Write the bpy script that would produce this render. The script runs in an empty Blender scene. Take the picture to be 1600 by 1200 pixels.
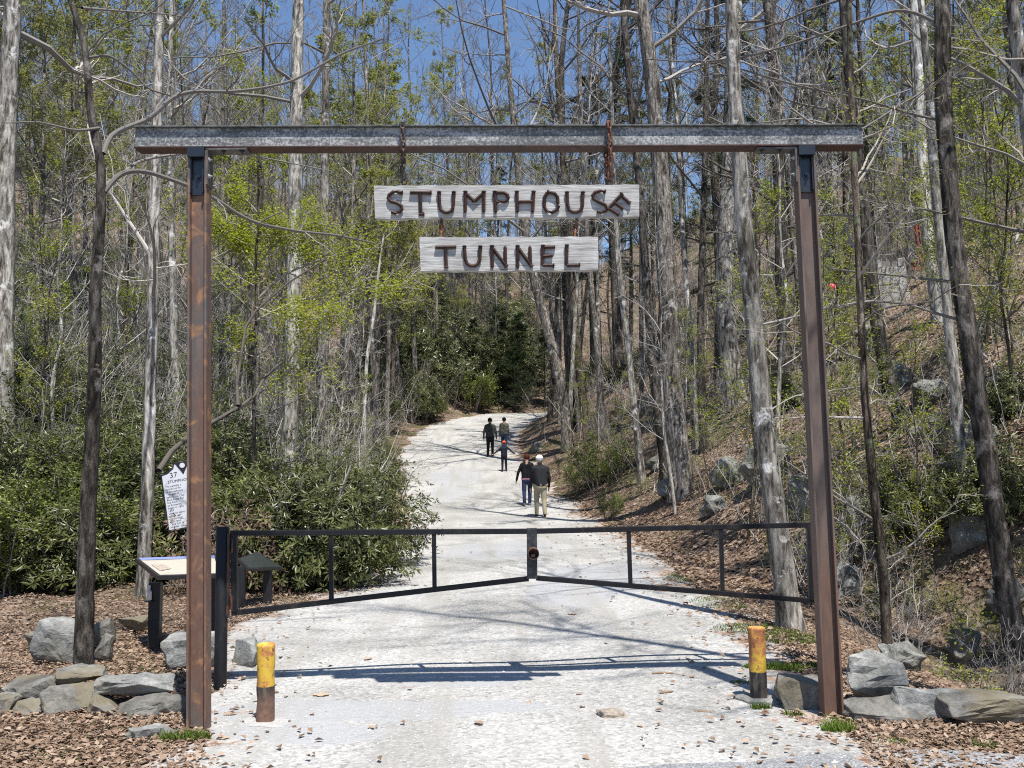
import bpy, bmesh, math, random
import numpy as np
from mathutils import Vector, Matrix, noise as mnoise

scene = bpy.context.scene
COL = scene.collection
R = math.radians
random.seed(7)

# ------------------------------------------------------------------ camera
F = 1400.0                      # focal length in photograph pixels (1600 wide)
EYE = Vector((0.0, 0.0, 1.6))
PITCH, ROLL = R(5.2), R(0.8)
_f = Vector((0, math.cos(PITCH), math.sin(PITCH)))
_u0 = Vector((0, -math.sin(PITCH), math.cos(PITCH)))
_r0 = Vector((1, 0, 0))
_r = _r0 * math.cos(ROLL) - _u0 * math.sin(ROLL)
_u = _u0 * math.cos(ROLL) + _r0 * math.sin(ROLL)
cam = bpy.data.cameras.new('camera')
cam.sensor_width = 36.0
cam.lens = 36.0 * F / 1600.0
cam.clip_start = 0.05
cam.clip_end = 2000
camo = bpy.data.objects.new('camera', cam)
COL.objects.link(camo)
m = Matrix((( _r.x, _u.x, -_f.x, EYE.x), (_r.y, _u.y, -_f.y, EYE.y), (_r.z, _u.z, -_f.z, EYE.z), (0, 0, 0, 1)))
camo.matrix_world = m
scene.camera = camo

# ------------------------------------------------------------------ light
SUN_H = Vector((0.40, -1.0, 0)).normalized()
ELEV = R(67.3)
SUN = Vector((SUN_H.x * math.cos(ELEV), SUN_H.y * math.cos(ELEV), math.sin(ELEV)))
w = bpy.data.worlds.new('World')
scene.world = w
w.use_nodes = True
nt = w.node_tree
sky = nt.nodes.new('ShaderNodeTexSky')
sky.sky_type = 'NISHITA'
sky.sun_disc = False
sky.sun_elevation = ELEV
sky.sun_rotation = math.atan2(SUN_H.x, SUN_H.y)
sky.altitude = 400
sky.air_density = 0.95
sky.dust_density = 0.0
sky.ozone_density = 3.8
bgn = nt.nodes['Background']
bgn.inputs[1].default_value = 0.12
nt.links.new(sky.outputs[0], bgn.inputs[0])
sl = bpy.data.lights.new('sun', 'SUN')
sl.energy = 5.0
sl.angle = R(0.53)
sl.color = (1.0, 0.96, 0.9)
so = bpy.data.objects.new('sun', sl)
COL.objects.link(so)
so.rotation_euler = SUN.to_track_quat('Z', 'Y').to_euler()
so.location = (5, -10, 30)
scene.view_settings.view_transform = 'Standard'
scene.view_settings.look = 'None'
scene.view_settings.exposure = 0.56
scene.view_settings.gamma = 1.0
scene.cycles.max_bounces = 4
scene.cycles.diffuse_bounces = 2
scene.cycles.glossy_bounces = 2
scene.cycles.transmission_bounces = 3
scene.cycles.use_denoising = False
scene.cycles.filter_width = 1.1
scene.cycles.sample_clamp_indirect = 6

# ------------------------------------------------------------------ terrain
RY = np.array([-12, 3, 4.6, 5.6, 6.2, 7, 8, 9.5, 11, 12, 16, 22, 28, 34, 42, 50, 56, 62, 70, 80.])
RL = np.array([-1.6, -1.6, -1.75, -1.95, -2.4, -2.4, -2.7, -3.0, -2.6, -2.25, -2.35, -2.6, -3.4, -4.3, -5.4, -5.6, -5.2, -2.8, 2.2, 9])
RRY = np.array([-12, 3, 5, 6, 7, 8, 9.5, 12, 18, 24, 30, 36, 42, 48, 54, 60, 66, 70, 80.])
RRX = np.array([2.3, 2.2, 2.0, 2.1, 2.3, 2.45, 2.4, 2.5, 2.6, 2.35, 2.0, 1.2, 0.4, 0.3, 0.9, 2.0, 5.0, 8, 15.])

def sp(x, k=1.0):
    return k * np.logaddexp(0, np.asarray(x, float) / k)

def zroad(y):
    y = np.asarray(y, float)
    return 0.155 * (sp(y - 29, 2.0) - 0.55 * sp(y - 60, 2.0))

def edge_l(y): return np.interp(y, RY, RL)
def edge_r(y): return np.interp(y, RRY, RRX)

def und(x, y):
    return (np.sin(x * .9 + 1.3 * np.sin(y * .31)) * np.cos(y * .7 + .8 * np.sin(x * .43)) * .5
            + .35 * np.sin(x * 2.3 + y * 1.1) * np.sin(y * 1.9 - x * .7) + .16 * np.sin(x * 5.1 - y * 2.2) * np.sin(y * 4.7 + x * 1.3))

def terrain(x, y):
    x = np.asarray(x, float); y = np.asarray(y, float)
    z = zroad(y)
    u = x - edge_r(y)
    v = edge_l(y) - x
    u0 = np.interp(y, [4, 7, 10, 13, 17, 24], [5.0, 3.2, 2.0, 1.1, .3, .1])
    ru = 24 * (1 - np.exp(-0.70 * sp(u - u0, .25) / 24))
    dit = -0.75 * np.exp(-((u - 2.0) / .9) ** 2) * np.exp(-((y - 8.8) / 2.2) ** 2)
    v0 = np.interp(y, [4, 10, 14, 20, 40, 60], [10, 6, 3.6, 2.2, 1.5, .8])
    rv = 22 * (1 - np.exp(-0.50 * sp(v - v0, .5) / 22))
    bk = 34 * (1 - np.exp(-0.46 * sp(y - 66, 2.0) / 34))
    d = np.maximum(np.maximum(u, v), 0)
    amp = np.clip((d - .15) / 3.0, 0, 1) * .32
    amp = amp * np.clip((y - 5) / 8, .12, 1)
    return z + ru + dit + rv + bk + und(x, y) * amp

def tz(x, y): return float(terrain(x, y))

def P(px, py, Y):
    """point at world depth Y seen at photograph pixel (px, py)"""
    d = _f * F + _r * (px - 800.0) + _u * (600.0 - py)
    return EYE + d * (Y / d.y)

def G(px, py):
    """where the ground shows at photograph pixel (px, py)"""
    d = _f * F + _r * (px - 800.0) + _u * (600.0 - py)
    d = d / d.y
    y = 3.0
    while y < 160:
        p = EYE + d * y
        if p.z <= tz(p.x, p.y): return p
        y += .04 if y < 15 else .12
    return EYE + d * 160

# ------------------------------------------------------------------ mesh helpers
class MB:
    def __init__(s):
        s.V = []; s.Q = []; s.T = []; s.tint = []; s.n = 0; s.qm = []; s.tm = []
    def add(s, v, quads=None, tris=None, tint=0.5, mat=0):
        v = np.asarray(v, float).reshape(-1, 3)
        if quads is not None and len(quads):
            q = np.asarray(quads, int).reshape(-1, 4); s.Q.append(q + s.n); s.qm.append(np.full(len(q), mat))
        if tris is not None and len(tris):
            t = np.asarray(tris, int).reshape(-1, 3); s.T.append(t + s.n); s.tm.append(np.full(len(t), mat))
        s.V.append(v)
        s.tint.append(np.broadcast_to(np.asarray(tint, float), (len(v),)))
        s.n += len(v)
    def mesh(s, name, mats, smooth=False):
        me = bpy.data.meshes.new(name)
        V = np.concatenate(s.V)
        Q = np.concatenate(s.Q) if s.Q else np.zeros((0, 4), int)
        T = np.concatenate(s.T) if s.T else np.zeros((0, 3), int)
        mi = np.concatenate(s.qm + s.tm) if (s.qm or s.tm) else np.zeros(0)
        loops = np.concatenate([Q.ravel(), T.ravel()]).astype(np.int32)
        tot = np.concatenate([np.full(len(Q), 4), np.full(len(T), 3)]).astype(np.int32)
        start = np.concatenate([[0], np.cumsum(tot)[:-1]]).astype(np.int32)
        me.vertices.add(len(V)); me.vertices.foreach_set('co', V.astype(np.float32).ravel())
        me.loops.add(len(loops)); me.loops.foreach_set('vertex_index', loops)
        me.polygons.add(len(tot)); me.polygons.foreach_set('loop_start', start)
        me.polygons.foreach_set('loop_total', tot)
        me.polygons.foreach_set('material_index', mi.astype(np.int32))
        me.polygons.foreach_set('use_smooth', np.full(len(tot), smooth))
        a = me.attributes.new('tint', 'FLOAT', 'POINT')
        a.data.foreach_set('value', np.concatenate(s.tint).astype(np.float32))
        me.update(calc_edges=True)
        for mm in (mats if isinstance(mats, (list, tuple)) else [mats]): me.materials.append(mm)
        return me
    def build(s, name, mats, parent=None, smooth=False, loc=None):
        return link(name, s.mesh(name, mats, smooth), parent, loc)
    def box(s, c, d, rot=None, tint=.5, mat=0):
        c = np.asarray(c, float); d = np.asarray(d, float) / 2
        v = np.array([[x, y, z] for x in (-1, 1) for y in (-1, 1) for z in (-1, 1)]) * d
        if rot is not None: v = v @ np.array(rot).T
        s.add(v + c, quads=[[0, 1, 3, 2], [4, 6, 7, 5], [0, 4, 5, 1], [2, 3, 7, 6], [0, 2, 6, 4], [1, 5, 7, 3]], tint=tint, mat=mat)
    def tube(s, path, rad, sides=8, caps=True, tint=.5, mat=0, flat=None):
        path = np.asarray(path, float); k = len(path)
        rad = np.broadcast_to(np.asarray(rad, float), (k,))
        v, q = tubes(path[None], rad[None], sides)
        s.add(v, q, tint=tint, mat=mat)
        if caps:
            for i, fl in ((0, 1), (k - 1, 0)):
                ring = v[i * sides:(i + 1) * sides]
                c = np.vstack([ring, path[i][None]])
                t = [[j, (j + 1) % sides, sides] if not fl else [(j + 1) % sides, j, sides] for j in range(sides)]
                s.add(c, tris=t, tint=tint, mat=mat)

def tubes(paths, rads, sides):
    """batch of tubes: paths (N,k,3), rads (N,k)"""
    N, k, _ = paths.shape
    tan = np.gradient(paths, axis=1)
    tan /= np.linalg.norm(tan, axis=2, keepdims=True) + 1e-9
    mean = paths[:, -1] - paths[:, 0]
    ref = np.where((np.abs(mean[:, 2:3]) > .75 * np.linalg.norm(mean, axis=1, keepdims=True)), np.array([[1., 0, 0]]), np.array([[0, 0, 1.]]))
    a = np.cross(tan, ref[:, None, :]); a /= np.linalg.norm(a, axis=2, keepdims=True) + 1e-9
    b = np.cross(tan, a)
    th = np.arange(sides) * 2 * np.pi / sides
    ring = a[:, :, None, :] * np.cos(th)[None, None, :, None] + b[:, :, None, :] * np.sin(th)[None, None, :, None]
    V = paths[:, :, None, :] + ring * rads[:, :, None, None]
    base = (np.arange(N) * k * sides)[:, None, None] + (np.arange(k - 1) * sides)[None, :, None]
    j = np.arange(sides)[None, None, :]; j2 = (j + 1) % sides
    q = np.stack([base + j, base + sides + j, base + sides + j2, base + j2], axis=-1).reshape(-1, 4)
    return V.reshape(-1, 3), q

def link(name, data, parent=None, loc=None):
    o = bpy.data.objects.new(name, data)
    COL.objects.link(o)
    if parent is not None: o.parent = parent
    if loc is not None: o.location = loc
    return o

def tag(o, label=None, cat=None, group=None, kind=None):
    if label: o['label'] = label
    if cat: o['category'] = cat
    if group: o['group'] = group
    if kind: o['kind'] = kind
    return o

def thing(name, label, cat, loc=(0, 0, 0), rz=0, group=None):
    o = link(name, None, None, loc)
    o.empty_display_size = .2
    o.rotation_euler = (0, 0, rz)
    return tag(o, label, cat, group)

def copy_tree(root, loc, rz=0, sc=1.0, label=None, group=None, tilt=(0, 0)):
    r = root.copy(); COL.objects.link(r)
    r.location = loc; r.rotation_euler = (tilt[0], tilt[1], rz)
    r.scale = (sc, sc, sc) if not isinstance(sc, tuple) else sc
    if label: r['label'] = label
    if group: r['group'] = group
    for ch in root.children:
        c = ch.copy(); COL.objects.link(c); c.parent = r
    return r

def bevel_mesh(me, off, seg=2):
    bm = bmesh.new(); bm.from_mesh(me)
    bmesh.ops.remove_doubles(bm, verts=bm.verts, dist=1e-5)
    bmesh.ops.bevel(bm, geom=list(bm.edges), offset=off, segments=seg, affect='EDGES', profile=.6)
    bm.to_mesh(me); bm.free()

# ------------------------------------------------------------------ materials
class NT:
    def __init__(s, name):
        s.m = bpy.data.materials.new(name); s.m.use_nodes = True
        s.t = s.m.node_tree; s.t.nodes.clear()
        s.out = s.t.nodes.new('ShaderNodeOutputMaterial')
    def n(s, typ, **kw):
        nd = s.t.nodes.new('ShaderNode' + typ)
        for k, v in kw.items():
            if k.startswith('_'): setattr(nd, k[1:], v)
            else:
                key = k.replace('__', ' ')
                if isinstance(v, tuple) and len(v) == 2 and hasattr(v[0], 'outputs'):
                    s.t.links.new(v[0].outputs[v[1]], nd.inputs[key])
                elif hasattr(v, 'outputs'): s.t.links.new(v.outputs[0], nd.inputs[key])
                else: nd.inputs[key].default_value = v
        return nd
    def l(s, a, ao, b, bi): s.t.links.new(a.outputs[ao], b.inputs[bi])
    def ramp(s, fac, stops, fo=0):
        r = s.t.nodes.new('ShaderNodeValToRGB')
        s.t.links.new(fac.outputs[fo], r.inputs[0])
        e = r.color_ramp.elements
        while len(e) < len(stops): e.new(.5)
        for i, (p, c) in enumerate(stops):
            e[i].position = p
            e[i].color = (*c, 1) if len(c) == 3 else c
        return r
    def mix(s, fac, a, b, blend='MIX', fo=0):
        x = s.t.nodes.new('ShaderNodeMix'); x.data_type = 'RGBA'; x.blend_type = blend
        for inp, val in ((0, fac), (6, a), (7, b)):
            if hasattr(val, 'outputs'): s.t.links.new(val.outputs[2] if val.bl_idname == 'ShaderNodeMix' else val.outputs[fo if inp == 0 else 0], x.inputs[inp])
            else: x.inputs[inp].default_value = (*val, 1) if isinstance(val, tuple) and len(val) == 3 else val
        return x
    def done(s, col, rough=.8, spec=.25, metal=0, bump=None, bs=.3, bd=.01, trans=0, coat=0):
        b = s.t.nodes.new('ShaderNodeBsdfPrincipled')
        if hasattr(col, 'outputs'): s.t.links.new(col.outputs[2] if col.bl_idname == 'ShaderNodeMix' else col.outputs[0], b.inputs['Base Color'])
        else: b.inputs['Base Color'].default_value = (*col, 1)
        if hasattr(rough, 'outputs'): s.t.links.new(rough.outputs[0], b.inputs['Roughness'])
        else: b.inputs['Roughness'].default_value = rough
        b.inputs['Specular IOR Level'].default_value = spec
        b.inputs['Metallic'].default_value = metal
        if bump is not None:
            bu = s.t.nodes.new('ShaderNodeBump'); bu.inputs['Strength'].default_value = bs; bu.inputs['Distance'].default_value = bd
            nd, o = bump if isinstance(bump, tuple) else (bump, 0)
            s.t.links.new(nd.outputs[o], bu.inputs['Height']); s.t.links.new(bu.outputs[0], b.inputs['Normal'])
        sh = b
        if trans:
            tr = s.t.nodes.new('ShaderNodeBsdfTranslucent')
            if hasattr(col, 'outputs'): s.t.links.new(col.outputs[2] if col.bl_idname == 'ShaderNodeMix' else col.outputs[0], tr.inputs[0])
            else: tr.inputs[0].default_value = (*col, 1)
            sh = s.t.nodes.new('ShaderNodeMixShader'); sh.inputs[0].default_value = trans
            s.t.links.new(b.outputs[0], sh.inputs[1]); s.t.links.new(tr.outputs[0], sh.inputs[2])
        s.t.links.new(sh.outputs[0], s.out.inputs[0])
        return s.m
    def co(s, scale=(1, 1, 1), out='Object'):
        tc = s.t.nodes.new('ShaderNodeTexCoord'); mp = s.t.nodes.new('ShaderNodeMapping')
        s.t.links.new(tc.outputs[out], mp.inputs[0]); mp.inputs['Scale'].default_value = scale
        return mp
    def noise(s, co, scale, detail=4, rough=.55, dist=0):
        return s.n('TexNoise', Vector=co, Scale=scale, Detail=detail, Roughness=rough, Distortion=dist)

def bark(name, dark, mid, light, fis=9.0, bd=.02, patch=None):
    t = NT(name)
    info = t.n('ObjectInfo')
    c = t.co((1, 1, .22))
    add = t.n('VectorMath', _operation='ADD'); t.l(c, 0, add, 0)
    sc = t.n('VectorMath', _operation='SCALE'); sc.inputs[0].default_value = (17, 23, 31); t.l(info, 'Random', sc, 3); t.l(sc, 0, add, 1)
    n1 = t.noise(add, fis * 2.2, 6, .65, .4)
    n2 = t.noise(add, 2.2, 4, .6)
    r1 = t.ramp(n1, [(.38, dark), (.5, mid), (.62, light)])
    r2 = t.ramp(n2, [(.36, (.5, .49, .47)), (.62, (1.2, 1.18, 1.13))])
    col = t.mix(1.0, r1, r2, 'MULTIPLY')
    n5 = t.noise(add, 5.5, 6, .75, .8)
    r5 = t.ramp(n5, [(.53, (1, 1, 1)), (.61, (.36, .34, .31))])
    col = t.mix(1.0, col, r5, 'MULTIPLY')
    c3 = t.co((1, 1, 1))
    n3 = t.noise(c3, 3.5, 5, .7)
    r3 = t.ramp(n3, [(.57, (0, 0, 0)), (.66, (1, 1, 1))])
    col = t.mix(r3, col, patch or tuple(min(1, x * 1.35) for x in light))
    return t.done(col, .9, .12, bump=n1, bs=1.0, bd=bd * 2.2)

BARK_PALE = bark('pale bark', (.11, .102, .09), (.33, .31, .28), (.54, .52, .48), 8, .015)
BARK_GREY = bark('grey bark', (.065, .058, .05), (.21, .19, .17), (.39, .36, .33), 10, .02)  # lightened to stand in for haze over the far hill
BARK_DARK = bark('dark bark', (.03, .027, .024), (.085, .076, .067), (.18, .162, .148), 10, .02)
BARK_BROWN = bark('brown bark', (.06, .047, .036), (.15, .12, .095), (.27, .23, .19), 12, .02, (.2, .22, .13))
BARK_WHITE = bark('whitish bark', (.2, .19, .17), (.5, .49, .46), (.66, .65, .62), 6, .006)

def twigmat(name, a, b):
    t = NT(name)
    at = t.n('Attribute', _attribute_name='tint')
    info = t.n('ObjectInfo')
    r = t.ramp(at, [(0, a), (1, b)], 'Fac' if False else 2)
    r2 = t.ramp(info, [(0, (.72, .72, .72)), (1, (1.2, 1.17, 1.14))], 'Random')
    return t.done(t.mix(1.0, r, r2, 'MULTIPLY'), .9, .1)
TWIG_GREY = twigmat('grey twigs', (.075, .067, .060), (.40, .37, .335))  # dark end lifted: distance haze is put into the twig colour
TWIG_PALE = twigmat('pale twigs', (.14, .13, .117), (.52, .49, .45))
TWIG_DARK = twigmat('dark twigs', (.045, .039, .033), (.18, .158, .14))

def leafmat(name, a, b, c=None, rough=.5, spec=.3, trans=.35):
    t = NT(name)
    at = t.n('Attribute', _attribute_name='tint')
    info = t.n('ObjectInfo')
    st = [(0, a), (.6, b), (1, c or b)]
    r = t.ramp(at, st, 2)
    r2 = t.ramp(info, [(0, (.78, .8, .78)), (1, (1.15, 1.12, 1.05))], 'Random')
    return t.done(t.mix(1.0, r, r2, 'MULTIPLY'), rough, spec, trans=trans)
LEAF_RHODO = leafmat('rhododendron leaf', (.045, .055, .016), (.105, .118, .036), (.22, .22, .085), .36, .42, .18)
LEAF_RHODO_DRY = leafmat('withered leaf', (.09, .06, .045), (.15, .10, .075), (.24, .17, .13), .7, .2, .15)
LEAF_SPRING = leafmat('fresh spring leaf', (.17, .21, .02), (.32, .37, .035), (.46, .48, .08), .55, .2, .5)
LEAF_BUD = leafmat('opening bud', (.19, .21, .05), (.31, .33, .08), (.42, .41, .14), .6, .2, .45)
LEAF_NEEDLE = leafmat('evergreen needle', (.025, .05, .018), (.05, .085, .03), (.09, .12, .045), .5, .3, .2)
LEAF_SHRUB = leafmat('shrub leaf', (.07, .10, .02), (.17, .21, .045), (.30, .34, .09), .5, .3, .35)
LEAF_DEAD = leafmat('dead leaf', (.19, .125, .09), (.32, .222, .16), (.47, .36, .28), .75, .15, .15)
GRASS = leafmat('grass blade', (.06, .11, .015), (.13, .21, .03), (.24, .30, .07), .6, .2, .35)

def stonemat(name, a, b, c, moss=(.09, .11, .05), mossy=.6):
    t = NT(name)
    g = t.n('NewGeometry'); co = t.n('Mapping', Vector=(g, 'Position'))
    n1 = t.noise(co, 4.5, 7, .62, .3); n2 = t.noise(co, 38, 5, .7); n3 = t.noise(co, 2.3, 4, .6)
    r1 = t.ramp(n1, [(.32, a), (.5, b), (.68, c)])
    r2 = t.ramp(n2, [(.3, (.66, .66, .66)), (.7, (1.22, 1.22, 1.2))])
    col = t.mix(1.0, r1, r2, 'MULTIPLY')
    r3 = t.ramp(n3, [(mossy, (0, 0, 0)), (mossy + .08, (.75, .75, .75))])
    col = t.mix(r3, col, moss)
    bm = t.n('Math', _operation='ADD'); t.l(n1, 0, bm, 0); t.l(n2, 0, bm, 1)
    return t.done(col, .88, .2, bump=bm, bs=.6, bd=.02)
STONE = stonemat('grey stone', (.085, .08, .07), (.175, .168, .15), (.29, .278, .25), (.18, .155, .10), .54)
STONE_PALE = stonemat('pale stone', (.13, .132, .124), (.25, .252, .238), (.38, .38, .36), (.20, .19, .155), .58)
STONE_MOSSY = stonemat('mossy stone', (.09, .088, .078), (.20, .198, .18), (.34, .338, .31), (.10, .105, .05), .57)

def m_gravel():
    t = NT('crushed gravel')
    g = t.n('NewGeometry')
    co = t.n('Mapping', Vector=(g, 'Position'))
    v = t.n('TexVoronoi', Vector=co, Scale=42.0)
    v2 = t.n('TexVoronoi', Vector=co, Scale=17.0)
    sepc = t.n('SeparateColor', Color=(v, 'Color'))
    rc = t.ramp(sepc, [(0, (.26, .253, .238)), (.2, (.35, .342, .324)), (.7, (.41, .402, .384)), (1, (.50, .493, .47))])
    n0 = t.noise(co, .55, 5, .6, .5)
    r0 = t.ramp(n0, [(.36, (.70, .70, .69)), (.56, (1.04, 1.04, 1.03))])
    col = t.mix(1.0, rc, r0, 'MULTIPLY')
    # asphalt showing through thin gravel
    n1 = t.noise(co, .42, 4, .55, .9)
    n1b = t.noise(co, 11, 3, .7)
    ad = t.n('Math', _operation='MULTIPLY_ADD'); t.l(n1b, 0, ad, 0); ad.inputs[1].default_value = .22; t.l(n1, 0, ad, 2)
    acc = None
    for cx, cy, sx_, sy_ in ((-1.0, 6.05, 1.35, .42), (-.45, 6.9, .75, .38), (-1.35, 5.6, .7, .3), (.95, 12.5, 1.2, 2.4), (-.4, 17.5, 1.3, 2.2), (-2.4, 36., 1.6, 5.)):
        mp_ = t.n('Mapping', Vector=(g, 'Position')); mp_.vector_type = 'TEXTURE'; mp_.inputs['Location'].default_value = (cx, cy, 0); mp_.inputs['Scale'].default_value = (sx_, sy_, 50)
        ln_ = t.n('VectorMath', _operation='LENGTH'); t.l(mp_, 0, ln_, 0)
        if acc is None: acc = (ln_, 1)
        else:
            mi_ = t.n('Math', _operation='MINIMUM'); t.l(acc[0], acc[1], mi_, 0); t.l(ln_, 1, mi_, 1); acc = (mi_, 0)
    ad3 = t.n('Math', _operation='MULTIPLY_ADD'); t.l(ad, 0, ad3, 0); ad3.inputs[1].default_value = -2.2; t.l(acc[0], acc[1], ad3, 2)
    r1 = t.ramp(ad3, [(.0, (.82, .82, .82)), (.12, (0, 0, 0))])
    sh_ = t.n('Math', _operation='ADD'); t.l(ad3, 0, sh_, 0); sh_.inputs[1].default_value = .62; t.l(sh_, 0, r1, 0)
    gr = t.noise(co, 160, 3, .7)
    asp = t.ramp(gr, [(.3, (.24, .245, .25)), (.7, (.44, .445, .45))])
    col = t.mix(r1, col, asp)
    # darker wheel ruts / damp fines on the climbing part
    sx = t.co((1.5, .09, 1), 'Object')
    n2 = t.noise(sx, 1.6, 4, .6, .3)
    r2 = t.ramp(n2, [(.50, (0, 0, 0)), (.64, (.7, .7, .7))])
    col = t.mix(r2, col, (.31, .295, .265))
    # brown leaf crumbs near the verge
    at = t.n('Attribute', _attribute_name='tint')
    n3 = t.noise(co, 3.2, 7, .72)
    ad2 = t.n('Math', _operation='ADD'); t.l(at, 2, ad2, 0); t.l(n3, 0, ad2, 1)
    r3 = t.ramp(ad2, [(.42, (0, 0, 0)), (.5, (1, 1, 1))])   # ramp clamps at 1: shifted below
    sub = t.n('Math', _operation='SUBTRACT'); t.l(ad2, 0, sub, 0); sub.inputs[1].default_value = .475
    t.l(sub, 0, r3, 0)
    lv = t.n('TexVoronoi', Vector=co, Scale=19.0)
    ls = t.n('SeparateColor', Color=(lv, 'Color'))
    lr = t.ramp(ls, [(0, (.15, .09, .06)), (.5, (.27, .18, .125)), (1, (.44, .36, .30))])
    col = t.mix(r3, col, lr)
    h = t.n('Math', _operation='ADD'); t.l(v, 0, h, 0); t.l(v2, 0, h, 1)
    return t.done(col, .93, .12, bump=h, bs=.5, bd=.008)
GRAVEL = m_gravel()

def m_litter():
    t = NT('leaf litter ground')
    g = t.n('NewGeometry'); co = t.n('Mapping', Vector=(g, 'Position'))
    wn = t.noise(co, 9, 3, .6)
    wv = t.n('VectorMath', _operation='MULTIPLY_ADD'); t.l(wn, 1, wv, 0); wv.inputs[1].default_value = (.12, .12, .12); t.l(co, 0, wv, 2)
    v = t.n('TexVoronoi', Vector=wv, Scale=15.0)
    s = t.n('SeparateColor', Color=(v, 'Color'))
    r = t.ramp(s, [(0, (.085, .062, .048)), (.3, (.16, .115, .086)), (.65, (.235, .175, .132)), (1, (.36, .285, .225))])
    n = t.noise(co, .8, 5, .62)
    r2 = t.ramp(n, [(.35, (.55, .52, .5)), (.62, (1.1, 1.08, 1.05))])
    col = t.mix(1.0, r, r2, 'MULTIPLY')
    n3 = t.noise(co, .5, 6, .68)
    r3 = t.ramp(n3, [(.50, (0, 0, 0)), (.60, (.75, .75, .75))])
    n4 = t.noise(co, 30, 4, .7)
    ms = t.ramp(n4, [(.3, (.05, .055, .02)), (.7, (.14, .14, .06))])
    col = t.mix(r3, col, ms)
    return t.done(col, .95, .1, bump=(v, 0), bs=.9, bd=.05)
LITTER = m_litter()

def m_asphalt():
    t = NT('worn asphalt')
    g = t.n('NewGeometry'); co = t.n('Mapping', Vector=(g, 'Position'))
    v = t.n('TexVoronoi', Vector=co, Scale=120.0)
    s = t.n('SeparateColor', Color=(v, 'Color'))
    r = t.ramp(s, [(0, (.17, .175, .18)), (.7, (.28, .285, .29)), (1, (.45, .45, .45))])
    n = t.noise(co, 2, 5, .6)
    r2 = t.ramp(n, [(.35, (.8, .8, .8)), (.65, (1.1, 1.1, 1.1))])
    return t.done(t.mix(1.0, r, r2, 'MULTIPLY'), .9, .2, bump=(v, 0), bs=.5, bd=.005)
ASPHALT = m_asphalt()

def m_rust(name, base, rust, thr=.5, sc=3.0, streak=.35, light=None, spec=.35, rough=.6):
    t = NT(name)
    g = t.n('NewGeometry'); co = t.n('Mapping', Vector=(g, 'Position')); co.inputs['Scale'].default_value = (1, 1, streak)
    n1 = t.noise(co, sc, 6, .65, .5); n2 = t.noise(co, 30, 5, .7); n3 = t.noise(co, 1.3, 3, .5)
    ad = t.n('Math', _operation='MULTIPLY_ADD'); t.l(n2, 0, ad, 0); ad.inputs[1].default_value = .3; t.l(n1, 0, ad, 2)
    r = t.ramp(ad, [(thr + .08, base), (thr + .17, tuple((a + b) / 2 for a, b in zip(base, rust))), (thr + .26, rust)])
    col = r
    if light:
        n3b = t.noise(t.n('Mapping', Vector=(g, 'Position')), 5.5, 5, .6, 1.6)
        r3 = t.ramp(n3b, [(.52, (0, 0, 0)), (.66, (.75, .75, .75))])
        col = t.mix(r3, r, light)
    rv = t.ramp(n2, [(.3, (.75, .75, .75)), (.7, (1.2, 1.2, 1.2))])
    return t.done(t.mix(1.0, col, rv, 'MULTIPLY'), rough, spec, bump=n2, bs=.35, bd=.004)
RUST_POST = m_rust('rusted steel post', (.130, .112, .103), (.155, .09, .066), .46, 2.2, .30, (.36, .19, .095))
RUST_RIGHT = m_rust('evenly rusted steel', (.150, .112, .094), (.150, .09, .066), .5, 2.5, .2)
RUST_DEEP = m_rust('deep rust', (.026, .017, .015), (.055, .028, .021), .42, 12, 1)
RUST_EDGE = m_rust('dark rust edge', (.035, .02, .018), (.07, .032, .024), .45, 8, 1)
BLACK = m_rust('black gate paint', (.010, .010, .012), (.028, .025, .024), .62, 8, .5, None, .3, .5)
BLACK_RUST = m_rust('black paint with rust', (.014, .015, .018), (.19, .065, .03), .52, 9, .4, None, .5, .45)
BRACKET = m_rust('black bracket paint', (.014, .018, .024), (.03, .03, .032), .6, 9, 1, None, .6, .33)
RED_IRON = m_rust('red iron', (.30, .06, .035), (.18, .045, .028), .5, 4, 1)

def m_beam():
    t = NT('flaking paint beam web')
    g = t.n('NewGeometry'); co = t.n('Mapping', Vector=(g, 'Position'))
    n1 = t.noise(co, 60, 6, .75); n2 = t.noise(co, 2.4, 4, .6)
    ad = t.n('Math', _operation='MULTIPLY_ADD'); t.l(n2, 0, ad, 0); ad.inputs[1].default_value = .45; t.l(n1, 0, ad, 2)
    cl = t.co((.25, 1, 3.0)); n4 = t.noise(cl, 7, 5, .7, .6)
    ad2 = t.n('Math', _operation='MULTIPLY_ADD'); t.l(n4, 0, ad2, 0); ad2.inputs[1].default_value = .5; t.l(ad, 0, ad2, 2)
    r = t.ramp(ad2, [(.80, (.085, .09, .088)), (.93, (.19, .195, .19)), (1.0, (.40, .40, .39))])
    dv = t.n('Math', _operation='MULTIPLY'); t.l(ad2, 0, dv, 0); dv.inputs[1].default_value = .93; t.l(dv, 0, r, 0)
    return t.done(r, .6, .35, bump=n1, bs=.3, bd=.003)
BEAM_WEB = m_beam()

def m_wood():
    t = NT('weathered grey wood')
    c = t.co((1.2, 10, 22))
    n1 = t.noise(c, 4.2, 7, .68, .8)
    c2 = t.co((1, 1, 1)); n2 = t.noise(c2, 5, 4, .6)
    r = t.ramp(n1, [(.30, (.12, .115, .105)), (.42, (.36, .35, .335)), (.62, (.56, .55, .53)), (.75, (.66, .65, .63))])
    r2 = t.ramp(n2, [(.35, (.78, .77, .76)), (.62, (1.06, 1.06, 1.05))])
    return t.done(t.mix(1.0, r, r2, 'MULTIPLY'), .85, .15, bump=n1, bs=.5, bd=.006)
WOOD = m_wood()

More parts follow.
